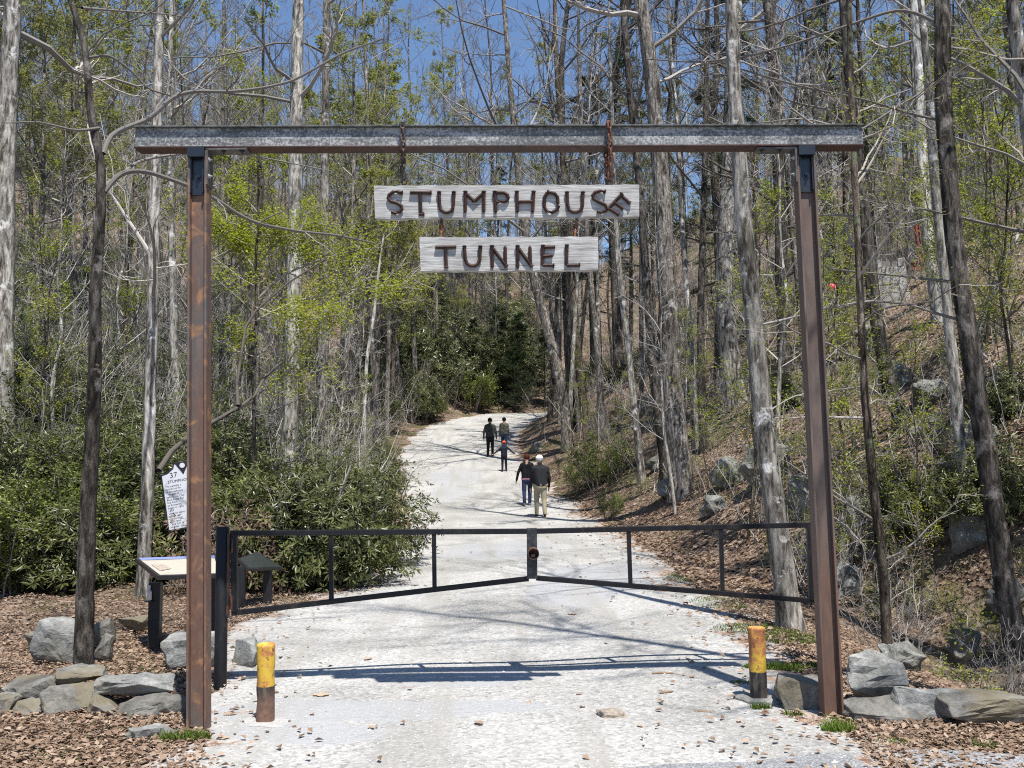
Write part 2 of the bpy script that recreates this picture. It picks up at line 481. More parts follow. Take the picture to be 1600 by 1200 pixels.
def m_bollard(name, zs, seed, lo=.35, hi=.80):
    """yellow paint over orange primer above zs, black band below worn to rust at the foot"""
    t = NT(name)
    c = t.co((1, 1, 1)); c.inputs['Location'].default_value = (seed, seed, 0)
    sp_ = t.n('SeparateXYZ', Vector=t.co((1, 1, 1)))
    n1 = t.noise(c, 8, 6, .7, .3)
    n2 = t.noise(c, 34, 5, .7)
    cs = t.co((1, 1, .25)); n3 = t.noise(cs, 26, 4, .7)
    yel = t.ramp(n1, [(.43, (.60, .40, .055)), (.50, (.50, .23, .07)), (.58, (.30, .12, .055))])
    ch = t.ramp(n2, [(.56, (0, 0, 0)), (.63, (1, 1, 1))])
    yel = t.mix(ch, yel, (.20, .07, .03))
    blk = t.ramp(n3, [(.42, (.022, .023, .026)), (.62, (.13, .11, .09))])
    zz = t.n('Math', _operation='MULTIPLY_ADD'); t.l(n1, 0, zz, 0); zz.inputs[1].default_value = .12; t.l(sp_, 2, zz, 2)
    foot = t.ramp(n2, [(.3, (.11, .07, .05)), (.7, (.24, .14, .095))])
    mr = t.n('MapRange'); t.l(zz, 0, mr, 0); mr.inputs[1].default_value = zs * lo + .02; mr.inputs[2].default_value = zs * hi + .06
    low = t.mix(mr, foot, blk)
    n4 = t.n('Math', _operation='MULTIPLY_ADD'); t.l(n2, 0, n4, 0); n4.inputs[1].default_value = .018; t.l(sp_, 2, n4, 2)
    gt = t.n('Math', _operation='GREATER_THAN'); t.l(n4, 0, gt, 0); gt.inputs[1].default_value = zs
    return t.done(t.mix(gt, low, yel), .65, .3, bump=n2, bs=.4, bd=.003)

def plain(name, col, rough=.7, spec=.3, var=.15, sc=25, bs=.15, bd=.004):
    t = NT(name)
    c = t.co((1, 1, 1)); n = t.noise(c, sc, 4, .65)
    r = t.ramp(n, [(.3, tuple(x * (1 - var) for x in col)), (.7, tuple(min(1, x * (1 + var)) for x in col))])
    return t.done(r, rough, spec, bump=n, bs=bs, bd=bd)
CONCRETE = stonemat('old concrete block', (.36, .33, .30), (.50, .47, .44), (.62, .60, .57), (.30, .20, .16), .62)
INK = plain('dark ink', (.02, .022, .03), .6, .2, .05)
PLAQUE = plain('grey white plaque', (.60, .62, .66), .5, .3, .06, 12)
CREAM = plain('faded cream print', (.50, .46, .38), .4, .4, .10, 6)
BLUEP = plain('blue print band', (.22, .27, .50), .4, .4, .1)
DARKFR = plain('black plastic frame', (.02, .021, .024), .4, .45, .2)
WHITEPL = plain('white plastic', (.72, .68, .64), .4, .4, .08)
REDPL = plain('bright red plastic', (.72, .04, .07), .4, .4, .08)
SIGNBACK = plain('dark green panel', (.03, .036, .034), .28, .6, .15)
STICK = plain('dry stick', (.26, .19, .13), .9, .1, .3, 20)

# ================================================================== SETTING
rng = np.random.default_rng(11)

def warp_axis(lo, hi, n, c=0.0, p=2.2):
    t = np.linspace(-1, 1, n)
    s = np.sign(t) * np.abs(t) ** p
    return np.where(s < 0, c + s * (c - lo), c + s * (hi - c))

def grid_mesh(name, X, Y, Z, mat, tint=None, smooth=True):
    r, c = X.shape
    idx = np.arange(r * c).reshape(r, c)
    q = np.stack([idx[:-1, :-1], idx[:-1, 1:], idx[1:, 1:], idx[1:, :-1]], -1).reshape(-1, 4)
    b = MB(); b.add(np.stack([X, Y, Z], -1).reshape(-1, 3), q, tint=.5 if tint is None else tint.ravel())
    return b.build(name, mat, None, smooth)

xs = warp_axis(-260, 260, 250, 0, 2.0)
ys = np.concatenate([np.linspace(-260, -12, 20)[:-1], np.linspace(-12, 40, 230)[:-1], np.linspace(40, 90, 110)[:-1], np.linspace(90, 330, 70)])
X, Y = np.meshgrid(xs, ys)
Z = terrain(X, Y) - 0.012
inside = (X < edge_r(Y) - .35) & (X > edge_l(Y) + .35)
Z[inside] -= .03
tag(grid_mesh('ground', X, Y, Z, LITTER), kind='structure')

# gravel road: a sheet with a ragged rim that runs from the parking strip up the hill
yy = np.concatenate([np.arange(-10, 4, .25), np.arange(4, 16, .06), np.arange(16, 40, .14), np.arange(40, 72, .3)])
tt = np.linspace(0, 1, 46)
jl = np.interp(yy, np.arange(-12, 80, .22), rng.normal(0, .11, len(np.arange(-12, 80, .22)))) + .14 * np.sin(yy * 1.7) + .05
jr = np.interp(yy, np.arange(-12, 80, .22), rng.normal(0, .11, len(np.arange(-12, 80, .22)))) + .14 * np.sin(yy * 1.3 + 1) - .05
L_ = edge_l(yy) - jl; R_ = edge_r(yy) + jr
X = L_[:, None] + (R_ - L_)[:, None] * tt[None, :]
Y = np.repeat(yy[:, None], len(tt), 1)
Z = terrain(X, Y)
core = zroad(Y)
Z = np.minimum(Z, core + .25) + .010 + .008 * np.sin(X * 3.1 + Y) * np.sin(Y * 2.3)
Z[:, [0, -1]] -= .014
de = np.minimum(tt, 1 - tt)[None, :] * (R_ - L_)[:, None]
ed = np.clip(.48 - de * np.where(tt > .5, .27, .50)[None, :], 0, .5)
tag(grid_mesh('gravel_road', X, Y, Z, GRAVEL, ed), kind='structure')

# asphalt of the parking strip in front (an apron whose curved rim shows at the foot of the picture)
b = MB()
ang = np.linspace(-10, 10, 90)
rim = []
for x in ang:
    yb = 5.0 - .05 * (x - 1.7) ** 2 * (1 if x > 1.7 else .55) - .09 * math.sin(x * 2.1) + .025 * math.sin(x * 9)
    if x < 1.0: yb = min(yb, 4.98 - .24 * (1.0 - x))
    rim.append((x, max(yb, 2.6)))
v = []
for x, yb in rim:
    for k in range(6): v.append((x, yb + (-9 - yb) * (k / 5) ** 1.5, .0225 if k else .016))
q = []
for i in range(len(rim) - 1):
    for k in range(5): q.append((i * 6 + k, i * 6 + k + 1, (i + 1) * 6 + k + 1, (i + 1) * 6 + k))
b.add(v, q)
tag(b.build('asphalt_pavement', ASPHALT), kind='structure')

# ---- loose gravel stones on the road
def scatter_stones(n, ylo, yhi, smin, smax, name, pale):
    u = rng.random(n); y = ylo * (yhi / ylo) ** u
    a = rng.random(n); x = edge_l(y) - .25 + (edge_r(y) - edge_l(y) + .5) * a
    s = rng.uniform(smin, smax, n) * (1 + (rng.random(n) > .97) * 1.1)
    z = np.minimum(terrain(x, y), zroad(y) + .25) + .010 + .008 * np.sin(x * 3.1 + y) * np.sin(y * 2.3) + .1 * s
    oct_ = np.array([[1, 0, 0], [-1, 0, 0], [0, 1, 0], [0, -1, 0], [0, 0, 1], [0, 0, -1]], float)
    V = oct_[None] * (1 + rng.uniform(-.35, .35, (n, 6, 1)))
    V[:, :, 2] *= .55
    th = rng.random(n) * 6.28; c, s_ = np.cos(th), np.sin(th)
    sk = rng.uniform(.7, 1.3, n)
    vx = V[:, :, 0] * sk[:, None]; vy = V[:, :, 1]
    V = np.stack([vx * c[:, None] - vy * s_[:, None], vx * s_[:, None] + vy * c[:, None], V[:, :, 2]], -1) * s[:, None, None]
    V += np.stack([x, y, z], -1)[:, None, :]
    f = np.array([[0, 2, 4], [2, 1, 4], [1, 3, 4], [3, 0, 4], [2, 0, 5], [1, 2, 5], [3, 1, 5], [0, 3, 5]])
    T = (np.arange(n) * 6)[:, None, None] + f[None]
    b = MB(); b.add(V.reshape(-1, 3), tris=T.reshape(-1, 3), tint=np.repeat(np.clip(rng.normal(pale, .14, n), 0, 1), 6))
    return b
t_ = NT('gravel stone'); at_ = t_.n('Attribute', _attribute_name='tint')
STONES_M = t_.done(t_.ramp(at_, [(0, (.16, .15, .14)), (.4, (.33, .32, .30)), (1, (.54, .535, .515))], 2), .9, .15)
tag(scatter_stones(24000, 4.4, 16, .003, .0085, 'g', .66).build('gravel_stones', STONES_M), 'loose pale crushed stone lying on the gravel road', 'gravel', kind='stuff')

# ---- dead leaves on the forest floor
def leaf_quads(pos, nrm, size, aspect=.5, fold=.25, rng=rng, axis=None):
    """one folded leaf (two triangles) per position; returns V (n*4,3), T"""
    n = len(pos)
    nrm = nrm / (np.linalg.norm(nrm, axis=1, keepdims=True) + 1e-9)
    if axis is None: axis = rng.normal(size=(n, 3))
    a = axis - nrm * np.sum(axis * nrm, 1, keepdims=True)
    a /= np.linalg.norm(a, axis=1, keepdims=True) + 1e-9
    bb = np.cross(nrm, a)
    s = np.broadcast_to(np.asarray(size, float), (n,))[:, None]
    base = pos; tip = pos + a * s
    mid = pos + a * s * .45
    l = mid + bb * s * aspect * .5 + nrm * s * fold * .5
    r = mid - bb * s * aspect * .5 + nrm * s * fold * .5
    V = np.stack([base, l, tip, r], 1).reshape(-1, 3)
    k = (np.arange(n) * 4)[:, None]
    T = np.concatenate([k + np.array([[0, 2, 1]]), k + np.array([[0, 3, 2]])], 0)
    return V, T

def litter_points(n, ylo, yhi, side):
    u = rng.random(n); y = ylo * (yhi / ylo) ** u
    if side > 0: x = edge_r(y) - .1 + np.abs(rng.random(n)) ** 1.4 * (np.maximum(.62 * y + .8 - edge_r(y), .5))
    else: x = edge_l(y) + .1 - np.abs(rng.random(n)) ** 1.1 * (np.maximum(.62 * y + 1.0 + edge_l(y), .5))
    return x, y
b = MB()
for n, lo, hi, sd, s0, s1 in ((70000, 4.2, 13, -1, .010, .062), (60000, 4.2, 12, 1, .010, .062), (30000, 11, 42, 1, .06, .14), (12000, 12, 40, -1, .06, .13)):
    x, y = litter_points(n, lo, hi, sd)
    z = terrain(x, y) + rng.uniform(0, .022, n)
    nr = rng.normal(0, .24, (n, 3)); nr[:, 2] = 1
    nr[:, 0] -= .5 * np.clip(x - edge_r(y), 0, 1) * (y > 12)
    V, T = leaf_quads(np.stack([x, y, z], -1), nr, s0 + (s1 - s0) * rng.random(n) ** 2.2, rng.uniform(.4, .8, (n, 1)), rng.uniform(-.2, .5, (n, 1)))
    b.add(V, tris=T, tint=np.repeat(rng.random(n), 4))
tag(b.build('leaf_litter', LEAF_DEAD), 'dry brown fallen leaves covering the forest floor', 'leaves', kind='stuff')

# a light strew of leaf crumbs over the road margins
b = MB()
n = 1700
y = 4.6 * (40 / 4.6) ** rng.random(n)
sd = rng.random(n) > .4
off = rng.exponential(.38, n)
x = np.where(sd, edge_r(y) - off, edge_l(y) + off * .8)
V, T = leaf_quads(np.stack([x, y, zroad(y) + .024], -1), np.stack([rng.normal(0, .3, n), rng.normal(0, .3, n), np.ones(n)], -1), rng.uniform(.02, .05, n) * (1 + y / 18), .6, .4)
b.add(V, tris=T, tint=np.repeat(rng.random(n), 4))
tag(b.build('leaf_crumbs', LEAF_DEAD), 'scattered leaf crumbs blown onto the gravel margins', 'leaves', kind='stuff')

# ================================================================== STEEL ENTRANCE FRAME
pl = P(308, 1150, 5.4); gl = G(307, 1148); gr_ = G(1305, 1124)
YL, YR = gl.y + .05, gr_.y + .05
XL, XR = gl.x, gr_.x
frame_t = thing('steel_entrance_frame', 'tall rusty steel I-beam frame spanning the gravel road and carrying two hanging boards', 'entrance frame', ((XL + XR) / 2, (YL + YR) / 2, 0))
FO = np.array(frame_t.location)
topL = P(312, 236, YL); topR = P(1255, 233, YR)
PW, PD, FT, WT = .122, .10, .014, .012          # post width, depth, flange and web thickness

def loft(b, prof, p0, p1, xa, mat=0, tint=.5):
    """extrude a closed profile (along axis xa and its perpendicular) from p0 to p1"""
    p0 = np.array(p0); p1 = np.array(p1)
    d = (p1 - p0) / np.linalg.norm(p1 - p0)
    xa = np.array(xa, float); xa = xa - d * xa.dot(d); xa /= np.linalg.norm(xa)
    ya = np.cross(d, xa)
    n = len(prof)
    r0 = [p0 + xa * x + ya * y for x, y in prof]; r1 = [p1 + xa * x + ya * y for x, y in prof]
    b.add(r0 + r1, quads=[[i, (i + 1) % n, n + (i + 1) % n, n + i] for i in range(n)], mat=mat, tint=tint)

def rect_bar(b, p0, p1, w, h, xa, mat=0):
    """closed rectangular bar"""
    p0 = np.array(p0, float); p1 = np.array(p1, float)
    d = (p1 - p0) / np.linalg.norm(p1 - p0)
    xa = np.array(xa, float); xa = xa - d * xa.dot(d); xa /= np.linalg.norm(xa)
    ya = np.cross(d, xa)
    c = [(-w / 2, -h / 2), (w / 2, -h / 2), (w / 2, h / 2), (-w / 2, h / 2)]
    v = [p0 + xa * x + ya * y for x, y in c] + [p1 + xa * x + ya * y for x, y in c]
    b.add(v, quads=[[3, 2, 1, 0], [4, 5, 6, 7], [0, 1, 5, 4], [1, 2, 6, 5], [2, 3, 7, 6], [3, 0, 4, 7]], mat=mat)

beam_dir = None
for s, base, top, rm in ((0, np.array((XL, YL, -.25)), np.array(topL), RUST_POST), (1, np.array((XR, YR, -.25)), np.array(topR), RUST_RIGHT)):
    post = MB()
    base = base - FO; top_ = top - FO
    rect_bar(post, base, top_, PW - 2 * FT, WT, (1, 0, 0))
    po = post.build('post', rm, frame_t)
    for sx in (-1, 1):
        fb = MB()
        off = np.array((sx * (PW / 2 - FT / 2), 0, 0))
        rect_bar(fb, base + off, top_ + off, FT, PD, (1, 0, 0))
        fo = fb.build('flange', rm, po)
        bevel_mesh(fo.data, .002, 1)

# crossbeam: I section, web upright
BH, BW, BF = .150, .118, .011
zb = (topL.z + topR.z) / 2
eL = P(216, 215, YL + .0); eR = P(1346, 214, YR + .0)
bl = np.array((eL.x, YL - (YR - YL) * .09, topL.z + .002)); br = np.array((eR.x, YR + (YR - YL) * .09, topR.z + .002))
bd_ = (br - bl) / np.linalg.norm(br - bl)
up = np.array((0, 0, 1.0))
wo = np.array((0, -BW / 2 + .030, 0))
b = MB(); rect_bar(b, bl - FO + up * BH / 2 + wo, br - FO + up * BH / 2 + wo, .010, BH - 2 * BF, (0, 1, 0))
beam_o = b.build('crossbeam', BEAM_WEB, frame_t)
for zc, mm in ((BF / 2, RUST_EDGE), (BH - BF / 2, m_rust('top flange shade tone', (.035, .040, .038), (.12, .125, .12), .45, 14, 1))):  # top flange darkened: the shadow strip under it is put into its colour
    b = MB(); rect_bar(b, bl - FO + up * zc, br - FO + up * zc, BW, BF, (0, 1, 0))
    o = b.build('flange', mm, beam_o); bevel_mesh(o.data, .002, 1)

def hexbolt(b, c, ax, r=.013, h=.014, mat=0):
    ax = np.array(ax, float); b.tube([np.array(c), np.array(c) + ax * h], [r, r], 6, mat=mat)
    b.tube([np.array(c) - ax * .001, np.array(c) + ax * .004], [r * 1.7, r * 1.7], 14, mat=mat)
    b.tube([np.array(c) + ax * h, np.array(c) + ax * (h + .012)], [r * .5, r * .5], 8, mat=mat)

for s, top in ((0, np.array(topL)), (1, np.array(topR))):
    t = top - FO
    inw = 1 if s == 0 else -1
    # channel bracket lying in the post's hollow
    b = MB()
    wz = PW - 2 * FT - .006
    b.box((t[0], t[1] - .018, t[2] - .150), (wz, .010, .30))
    b.box((t[0] - wz / 2 + .004, t[1] - .034, t[2] - .16), (.008, .026, .26)); b.box((t[0] + wz / 2 - .004, t[1] - .034, t[2] - .16), (.008, .026, .26))
    b.box((t[0], t[1] - .066, t[2] - .030), (wz + .02, .020, .065))
    br_o = b.build('hanger_bracket', BRACKET, frame_t)
    b = MB(); hexbolt(b, (t[0] + .004, t[1] - .023, t[2] - .185), (0, -1, 0), .014)
    b.build('bolt', BRACKET, br_o)
    # angle bracket under the beam on the inner side
    b = MB()
    xo = t[0] + inw * (PW / 2 + .007)
    b.box((xo, t[1] - .005, t[2] - .125), (.011, .105, .23))
    b.box((xo + inw * .125, t[1] - .005, t[2] - .008), (.262, .105, .011))
    an = b.build('angle_bracket', m_rust('grey worn bracket', (.07, .068, .066), (.14, .125, .115), .5, 8, 1), frame_t)
    for k in range(2):
        b = MB(); hexbolt(b, (xo + inw * (.10 + .12 * k), t[1] - .035, t[2] - .014), (0, 0, -1), .010, .010); b.build('bolt', BRACKET, an)
        b = MB(); hexbolt(b, (xo + inw * .006, t[1] - .03, t[2] - .07 - .11 * k), (inw, 0, 0), .009, .010); b.build('bolt', m_rust('bright bolt', (.4, .4, .39), (.5, .5, .48), .5), an)

# ================================================================== HANGING BOARDS
def beam_y(x): return float(bl[1] + (br[1] - bl[1]) * (x - bl[0]) / (br[0] - bl[0]))
YS = beam_y(0) - .01
def Zm(zx, zy): return (570 + zx / 3.6364, 180 + zy / 3.6364)    # close-up pixel to photograph pixel

def board(name, label, px0, px1, pyt, pyb, strokes):
    a = P(px0, pyt[0], YS); b_ = P(px1, pyt[1], YS); c = P(px1, pyb[1], YS); d = P(px0 + 2, pyb[0], YS)
    cen = (a + b_ + c + d) / 4
    t = thing(name, label, 'sign', cen)
    O = np.array(cen)
    th = .048
    n = 40
    mb = MB(); v = []
    for i in range(n + 1):
        k = i / n
        tp = np.array(a) * (1 - k) + np.array(b_) * k; bt = np.array(d) * (1 - k) + np.array(c) * k
        tp[2] += .0022 * math.sin(i * 1.7) + rng.normal(0, .0008); bt[2] += .0022 * math.sin(i * 1.1 + 2) + rng.normal(0, .0008)
        tp[1] = bt[1] = YS
        f0 = rng.normal(0, .0006)
        for q in (tp + [0, -th / 2 + f0, 0], tp * .5 + bt * .5 + [0, -th / 2 + f0 - .0012, 0], bt + [0, -th / 2 + f0, 0], bt + [0, th / 2, 0], tp + [0, th / 2, 0]): v.append(q - O)
    q = []
    for i in range(n):
        for k in range(5): q.append((i * 5 + k, i * 5 + (k + 1) % 5, (i + 1) * 5 + (k + 1) % 5, (i + 1) * 5 + k))
    mb.add(v, q)
    mb.add([v[0], v[1], v[2], v[3], v[4]], quads=[(0, 4, 3, 2)], tris=[(0, 2, 1)])
    e = v[-5:]; mb.add(e, quads=[(0, 2, 3, 4)], tris=[(0, 1, 2)])
    mb.build('board', WOOD, t)
    yf = YS - th / 2 - .013
    for letter in strokes:
        lb = MB()
        for st in letter:
            head = st[0]
            pts = [np.array(P(*Zm(x, y), yf)) - O for x, y in st[1]]
            k = len(pts); wd = .0185
            rad = np.full(k, wd * .62)
            # square shank: a four-sided tube, its end drawn to a chisel point
            if 'p' in head:
                e0 = pts[-1]; e1 = e0 + (pts[-1] - pts[-2]) / np.linalg.norm(pts[-1] - pts[-2]) * .012
                pts = pts + [e1]; rad = np.append(rad, .003)
            lb.tube(pts, rad, 4, tint=.5)
            if 'h' in head or 'b' in head:
                hd = pts[0]; dr = (pts[0] - pts[1]) / np.linalg.norm(pts[0] - pts[1])
                lb.tube([hd - dr * .002, hd + dr * .004, hd + dr * .009], [.011, .017, .012], 8)
            if 'b' in head or 'e' in head:
                hd = pts[-1]; dr = (pts[-1] - pts[-2]) / np.linalg.norm(pts[-1] - pts[-2])
                lb.tube([hd - dr * .002, hd + dr * .004, hd + dr * .009], [.011, .017, .012], 8)
            # pins holding the spike off the wood
            for q_ in (pts[0] * .8 + pts[1] * .2, pts[-1] * .3 + pts[-2] * .7):
                lb.tube([q_, q_ + np.array((0, .018, 0))], [.004, .004], 6)
        lo = lb.build('letter', RUST_DEEP, t)
    return t, a, b_, c, d

ST = [
 [('h', [(208, 440), (185, 434), (160, 436), (138, 452), (132, 470), (146, 488), (185, 500), (207, 514), (212, 532), (198, 550), (172, 556), (150, 550)])],
 [('e', [(256, 438), (372, 440)]), ('', [(313, 446), (316, 500), (319, 556)]), ('h', [(331, 562), (306, 563)])],
 [('b', [(422, 440), (424, 500), (430, 534), (448, 550), (470, 553), (490, 546), (500, 528), (504, 490), (505, 440)])],
 [('hp', [(571, 438), (571, 545)]), ('', [(573, 442), (622, 490)]), ('', [(622, 490), (674, 442)]), ('hp', [(676, 438), (676, 545)])],
 [('hp', [(738, 438), (744, 548)]), ('', [(742, 440), (790, 440), (810, 452), (815, 468), (808, 484), (790, 492), (748, 492)])],
 [('hp', [(864, 438), (867, 546)]), ('hp', [(959, 438), (954, 546)]), ('', [(870, 491), (953, 491)])],
 [('h', [(1042, 436), (1078, 444), (1096, 466), (1097, 505)]), ('', [(1102, 514), (1090, 538), (1062, 553), (1034, 546), (1020, 520), (1019, 470), (1036, 440)])],
 [('b', [(1149, 441), (1152, 505), (1160, 538), (1180, 550), (1204, 550), (1224, 541), (1236, 518), (1239, 441)])],
 [('h', [(1362, 434), (1335, 430), (1308, 438), (1294, 456), (1300, 476), (1330, 492), (1364, 508), (1378, 526), (1366, 546), (1340, 551), (1318, 546)])],
 [('b', [(1384, 530), (1458, 450)]), ('e', [(1382, 526), (1438, 562)]), ('', [(1418, 493), (1470, 534)]), ('e', [(1452, 452), (1502, 496)])],
]
TU = [
 [('', [(400, 750), (520, 748)]), ('e', [(458, 756), (463, 860)])],
 [('b', [(566, 748), (570, 815), (580, 842), (600, 855), (622, 856), (642, 846), (653, 820), (656, 748)])],
 [('hp', [(722, 746), (725, 862)]), ('e', [(724, 752), (802, 856)]), ('p', [(799, 850), (797, 752)])],
 [('hp', [(868, 746), (869, 862)]), ('e', [(870, 752), (946, 856)]), ('p', [(941, 850), (938, 752)])],
 [('', [(1012, 750), (1082, 748)]), ('h', [(1012, 744), (1010, 852)]), ('', [(1014, 802), (1068, 797)]), ('e', [(1012, 852), (1070, 854)])],
 [('h', [(1148, 742), (1146, 852)]), ('e', [(1148, 853), (1216, 851)])],
]
sg1, a1, b1, c1, d1 = board('wooden_sign', 'long weathered grey board with rusty spike letters reading STUMPHOUSE', 585, 998, (292, 290), (343, 340), ST)
sg2, a2, b2, c2, d2 = board('wooden_sign', 'short weathered grey board with rusty spike letters reading TUNNEL', 656, 934, (372, 371), (425, 423), TU)

def link_mesh(L=.062, W=.038, r=.0072):
    b = MB(); pts = []
    for i in range(20):
        a = i / 20 * 2 * math.pi
        x = math.cos(a) * (W / 2 - r); z = math.sin(a) * (W / 2 - r) + (1 if math.sin(a) > 0 else -1) * (L - W) / 2
        pts.append((x, 0, z))
    pts = pts + pts[:2]
    b.tube(pts, [r] * len(pts), 6, caps=False)
    return b.mesh('chain_link', RUST_DEEP, True)
LINK = link_mesh(); LINK.materials[0] = m_rust('rusty chain', (.07, .035, .025), (.22, .09, .05), .42, 20, 1)
LINK_DARK = link_mesh(); LINK_DARK.materials[0] = m_rust('weathered chain', (.05, .045, .045), (.16, .11, .09), .5, 20, 1)
def chain(name, label, pts, me, group=None):
    pts = [np.array(p, float) for p in pts]
    t = thing(name, label, 'chain', pts[0])
    seg = []; pitch = .047
    for i in range(len(pts) - 1):
        d = pts[i + 1] - pts[i]; L = np.linalg.norm(d); n = max(1, int(round(L / pitch)))
        for k in range(n): seg.append((pts[i] + d * (k + .5) / n, d / L))
    for i, (p, d) in enumerate(seg):
        o = link('chain_link', me, t, p - pts[0])
        q = Vector(d).to_track_quat('Z', 'Y') @ Matrix.Rotation(R(90 * (i % 2) + 8), 3, 'Z').to_quaternion()
        o.rotation_euler = q.to_euler()
    return t
for px, me, lab, sgp in ((631, LINK_DARK, 'weathered dark chain looped over the beam above the S T letters', 0), (951, LINK, 'orange rusty chain looped over the beam above the fallen letter E', 1)):
    xm = P(px, 200, YS).x; by = beam_y(xm); zt = float(bl[2] + (br[2] - bl[2]) * (xm - bl[0]) / (br[0] - bl[0]))
    zbd = P(px, 289, YS).z
    chain('hanging_chain', lab, [(xm, YS, zbd + .035), (xm + .004, by - BW / 2 - .012, zt + .03), (xm - .002, by - BW / 2 - .014, zt + BH + .012), (xm, by + BW / 2 + .012, zt + BH + .014), (xm - .012, by + BW / 2 + .012, zt), (xm - .016, YS + .008, zbd + .05)], me)
    b = MB()
    for i in (0, 1):
        pts = [(.016 * math.cos(a), 0, .018 + .016 * math.sin(a)) for a in np.linspace(-1.5, 4.6, 14)]
    b.tube(pts, [.005] * 14, 6); b.tube([(0, 0, .004), (0, 0, -.03)], [.006, .006], 6)
    o = b.build('eye_bolt', RUST_DEEP, sg1, True, Vector((xm, YS, zbd)) - sg1.location)
for px in (690, 901):
    p0 = P(px, 343, YS); p1 = P(px + (0 if px < 800 else -3), 372, YS)
    chain('hook_chain', 'short rusty hook link joining the two boards under the letter %s' % ('U' if px < 800 else 'U beside the fallen S'), [p0 + Vector((0, 0, .012)), p1 - Vector((0, 0, .006))], LINK)

# ================================================================== BLACK BAR GATE
YG = G(347, 1075).y
gpx = P(346, 950, YG).x
def pipe_post(name, label, x, y, h, r, mat):
    t = thing(name, label, 'gate post', (x, y, tz(x, y)))
    b = MB(); b.tube([(0, 0, -.3), (0, 0, h - .004), (0, 0, h)], [r, r, r - .004], 20)
    b.build('pipe', mat, t, True)
    return t
zTop = P(348, 823, YG).z
gp = pipe_post('gate_post', 'black round pipe gate post with rusty hinge strip beside the left steel post', gpx, YG, zTop, .046, BLACK)
b = MB(); b.box((.052, -.012, zTop - .36), (.018, .03, .62)); b.build('hinge_strip', BLACK_RUST, gp)
for zc in (zTop - .14, zTop - .56):
    b = MB(); b.tube([(.075, 0, zc - .05), (.075, 0, zc + .05)], [.016, .016], 10); b.build('hinge_barrel', BLACK_RUST, gp)
YGR = YG + .50
gxr = P(1284, 880, YGR).x
gp2 = pipe_post('gate_post', 'black round pipe gate post standing right behind the right steel post', gxr, YGR, zTop, .046, BLACK)
for zc in (zTop - .14, zTop - .56):
    b = MB(); b.tube([(-.07, 0, zc - .05), (-.07, 0, zc + .05)], [.016, .016], 10); b.build('hinge_barrel', BLACK_RUST, gp2)

def yg(px): return YG + (YGR - YG) * (px - 348) / (1284 - 348)
def gate_leaf(label, top, bot, pick, stile, lock):
    base = P(*stile[1], yg(stile[1][0]))
    t = thing('bar_gate', label, 'gate', (base.x, base.y, 0))
    O = np.array((base.x, base.y, 0))
    def pt(p): return np.array(P(p[0], p[1], yg(p[0]))) - O
    S = .040
    b = MB(); rect_bar(b, pt(top[0]), pt(top[1]), S, S, (0, 1, 0)); o = b.build('top_rail', BLACK, t); bevel_mesh(o.data, .004, 2)
    b = MB(); rect_bar(b, pt(bot[0]), pt(bot[1]), S - .004, S - .002, (0, 1, 0)); o = b.build('bottom_rail', BLACK, t); bevel_mesh(o.data, .004, 2)
    for p0, p1 in pick:
        b = MB(); rect_bar(b, pt(p0), pt(p1), S - .008, S - .008, (1, 0, 0)); o = b.build('picket', BLACK, t); bevel_mesh(o.data, .003, 2)
    b = MB(); rect_bar(b, pt(stile[0]), pt(stile[1]), S + .004, S + .006, (1, 0, 0)); o = b.build('hinge_stile', BLACK, t); bevel_mesh(o.data, .004, 2)
    if lock:
        b = MB(); rect_bar(b, pt((831, 825)), pt((831.5, 904)), .080, .050, (1, 0, 0)); pl_ = b.build('lock_plate', m_rust('grey worn plate', (.025, .026, .030), (.07, .07, .072), .5, 10, 1, None, .4, .5), t); bevel_mesh(pl_.data, .004, 2)
        c = pt((833, 863)); c[1] -= .025
        b = MB(); n = 24; th = np.arange(n) * 2 * math.pi / n
        ro, ri, ln = .044, .037, .105
        rings = []
        for r_, y_ in ((ro, 0), (ro, -ln), (ri, -ln), (ri, -.002)):
            rings.append(np.stack([c[0] + r_ * np.cos(th), np.full(n, c[1] + y_), c[2] + r_ * np.sin(th)], -1))
        v = np.concatenate(rings + [np.array([[c[0], c[1] - .002, c[2]]])])
        q = [[k * n + j, k * n + (j + 1) % n, (k + 1) * n + (j + 1) % n, (k + 1) * n + j] for k in range(3) for j in range(n)]
        tr = [[3 * n + j, 3 * n + (j + 1) % n, 4 * n] for j in range(n)]
        b.add(v, q, tr)
        lp = b.build('lock_pipe', m_rust('rusty lock pipe', (.02, .018, .018), (.22, .11, .07), .42, 10, 1), t)
        b = MB(); b.box((c[0] - .003, c[1] - .030, c[2] - .020), (.036, .05, .026)); o = b.build('padlock', m_rust('brass padlock', (.45, .35, .22), (.3, .22, .14), .5, 30, 1), lp); bevel_mesh(o.data, .006, 2)
gate_leaf('black square-tube gate leaf with lock pipe, hinged on the hinge-strip post', ((360, 833), (826, 830)), ((362, 958), (826, 904)), [((517, 833), (518, 938)), ((678, 832), (679, 917))], ((366, 833), (367, 956)), True)
gate_leaf('black square-tube gate leaf without lock, hinged behind the right steel post', ((838, 830), (1270, 820)), ((838, 903), (1272, 939)), [((982, 828), (985, 911)), ((1126, 825), (1129, 924))], ((1265, 822), (1268, 938)), False)

FOOT = plain('gravel-crusted footing', (.40, .39, .37), .95, .1, .25, 60, .6, .01)
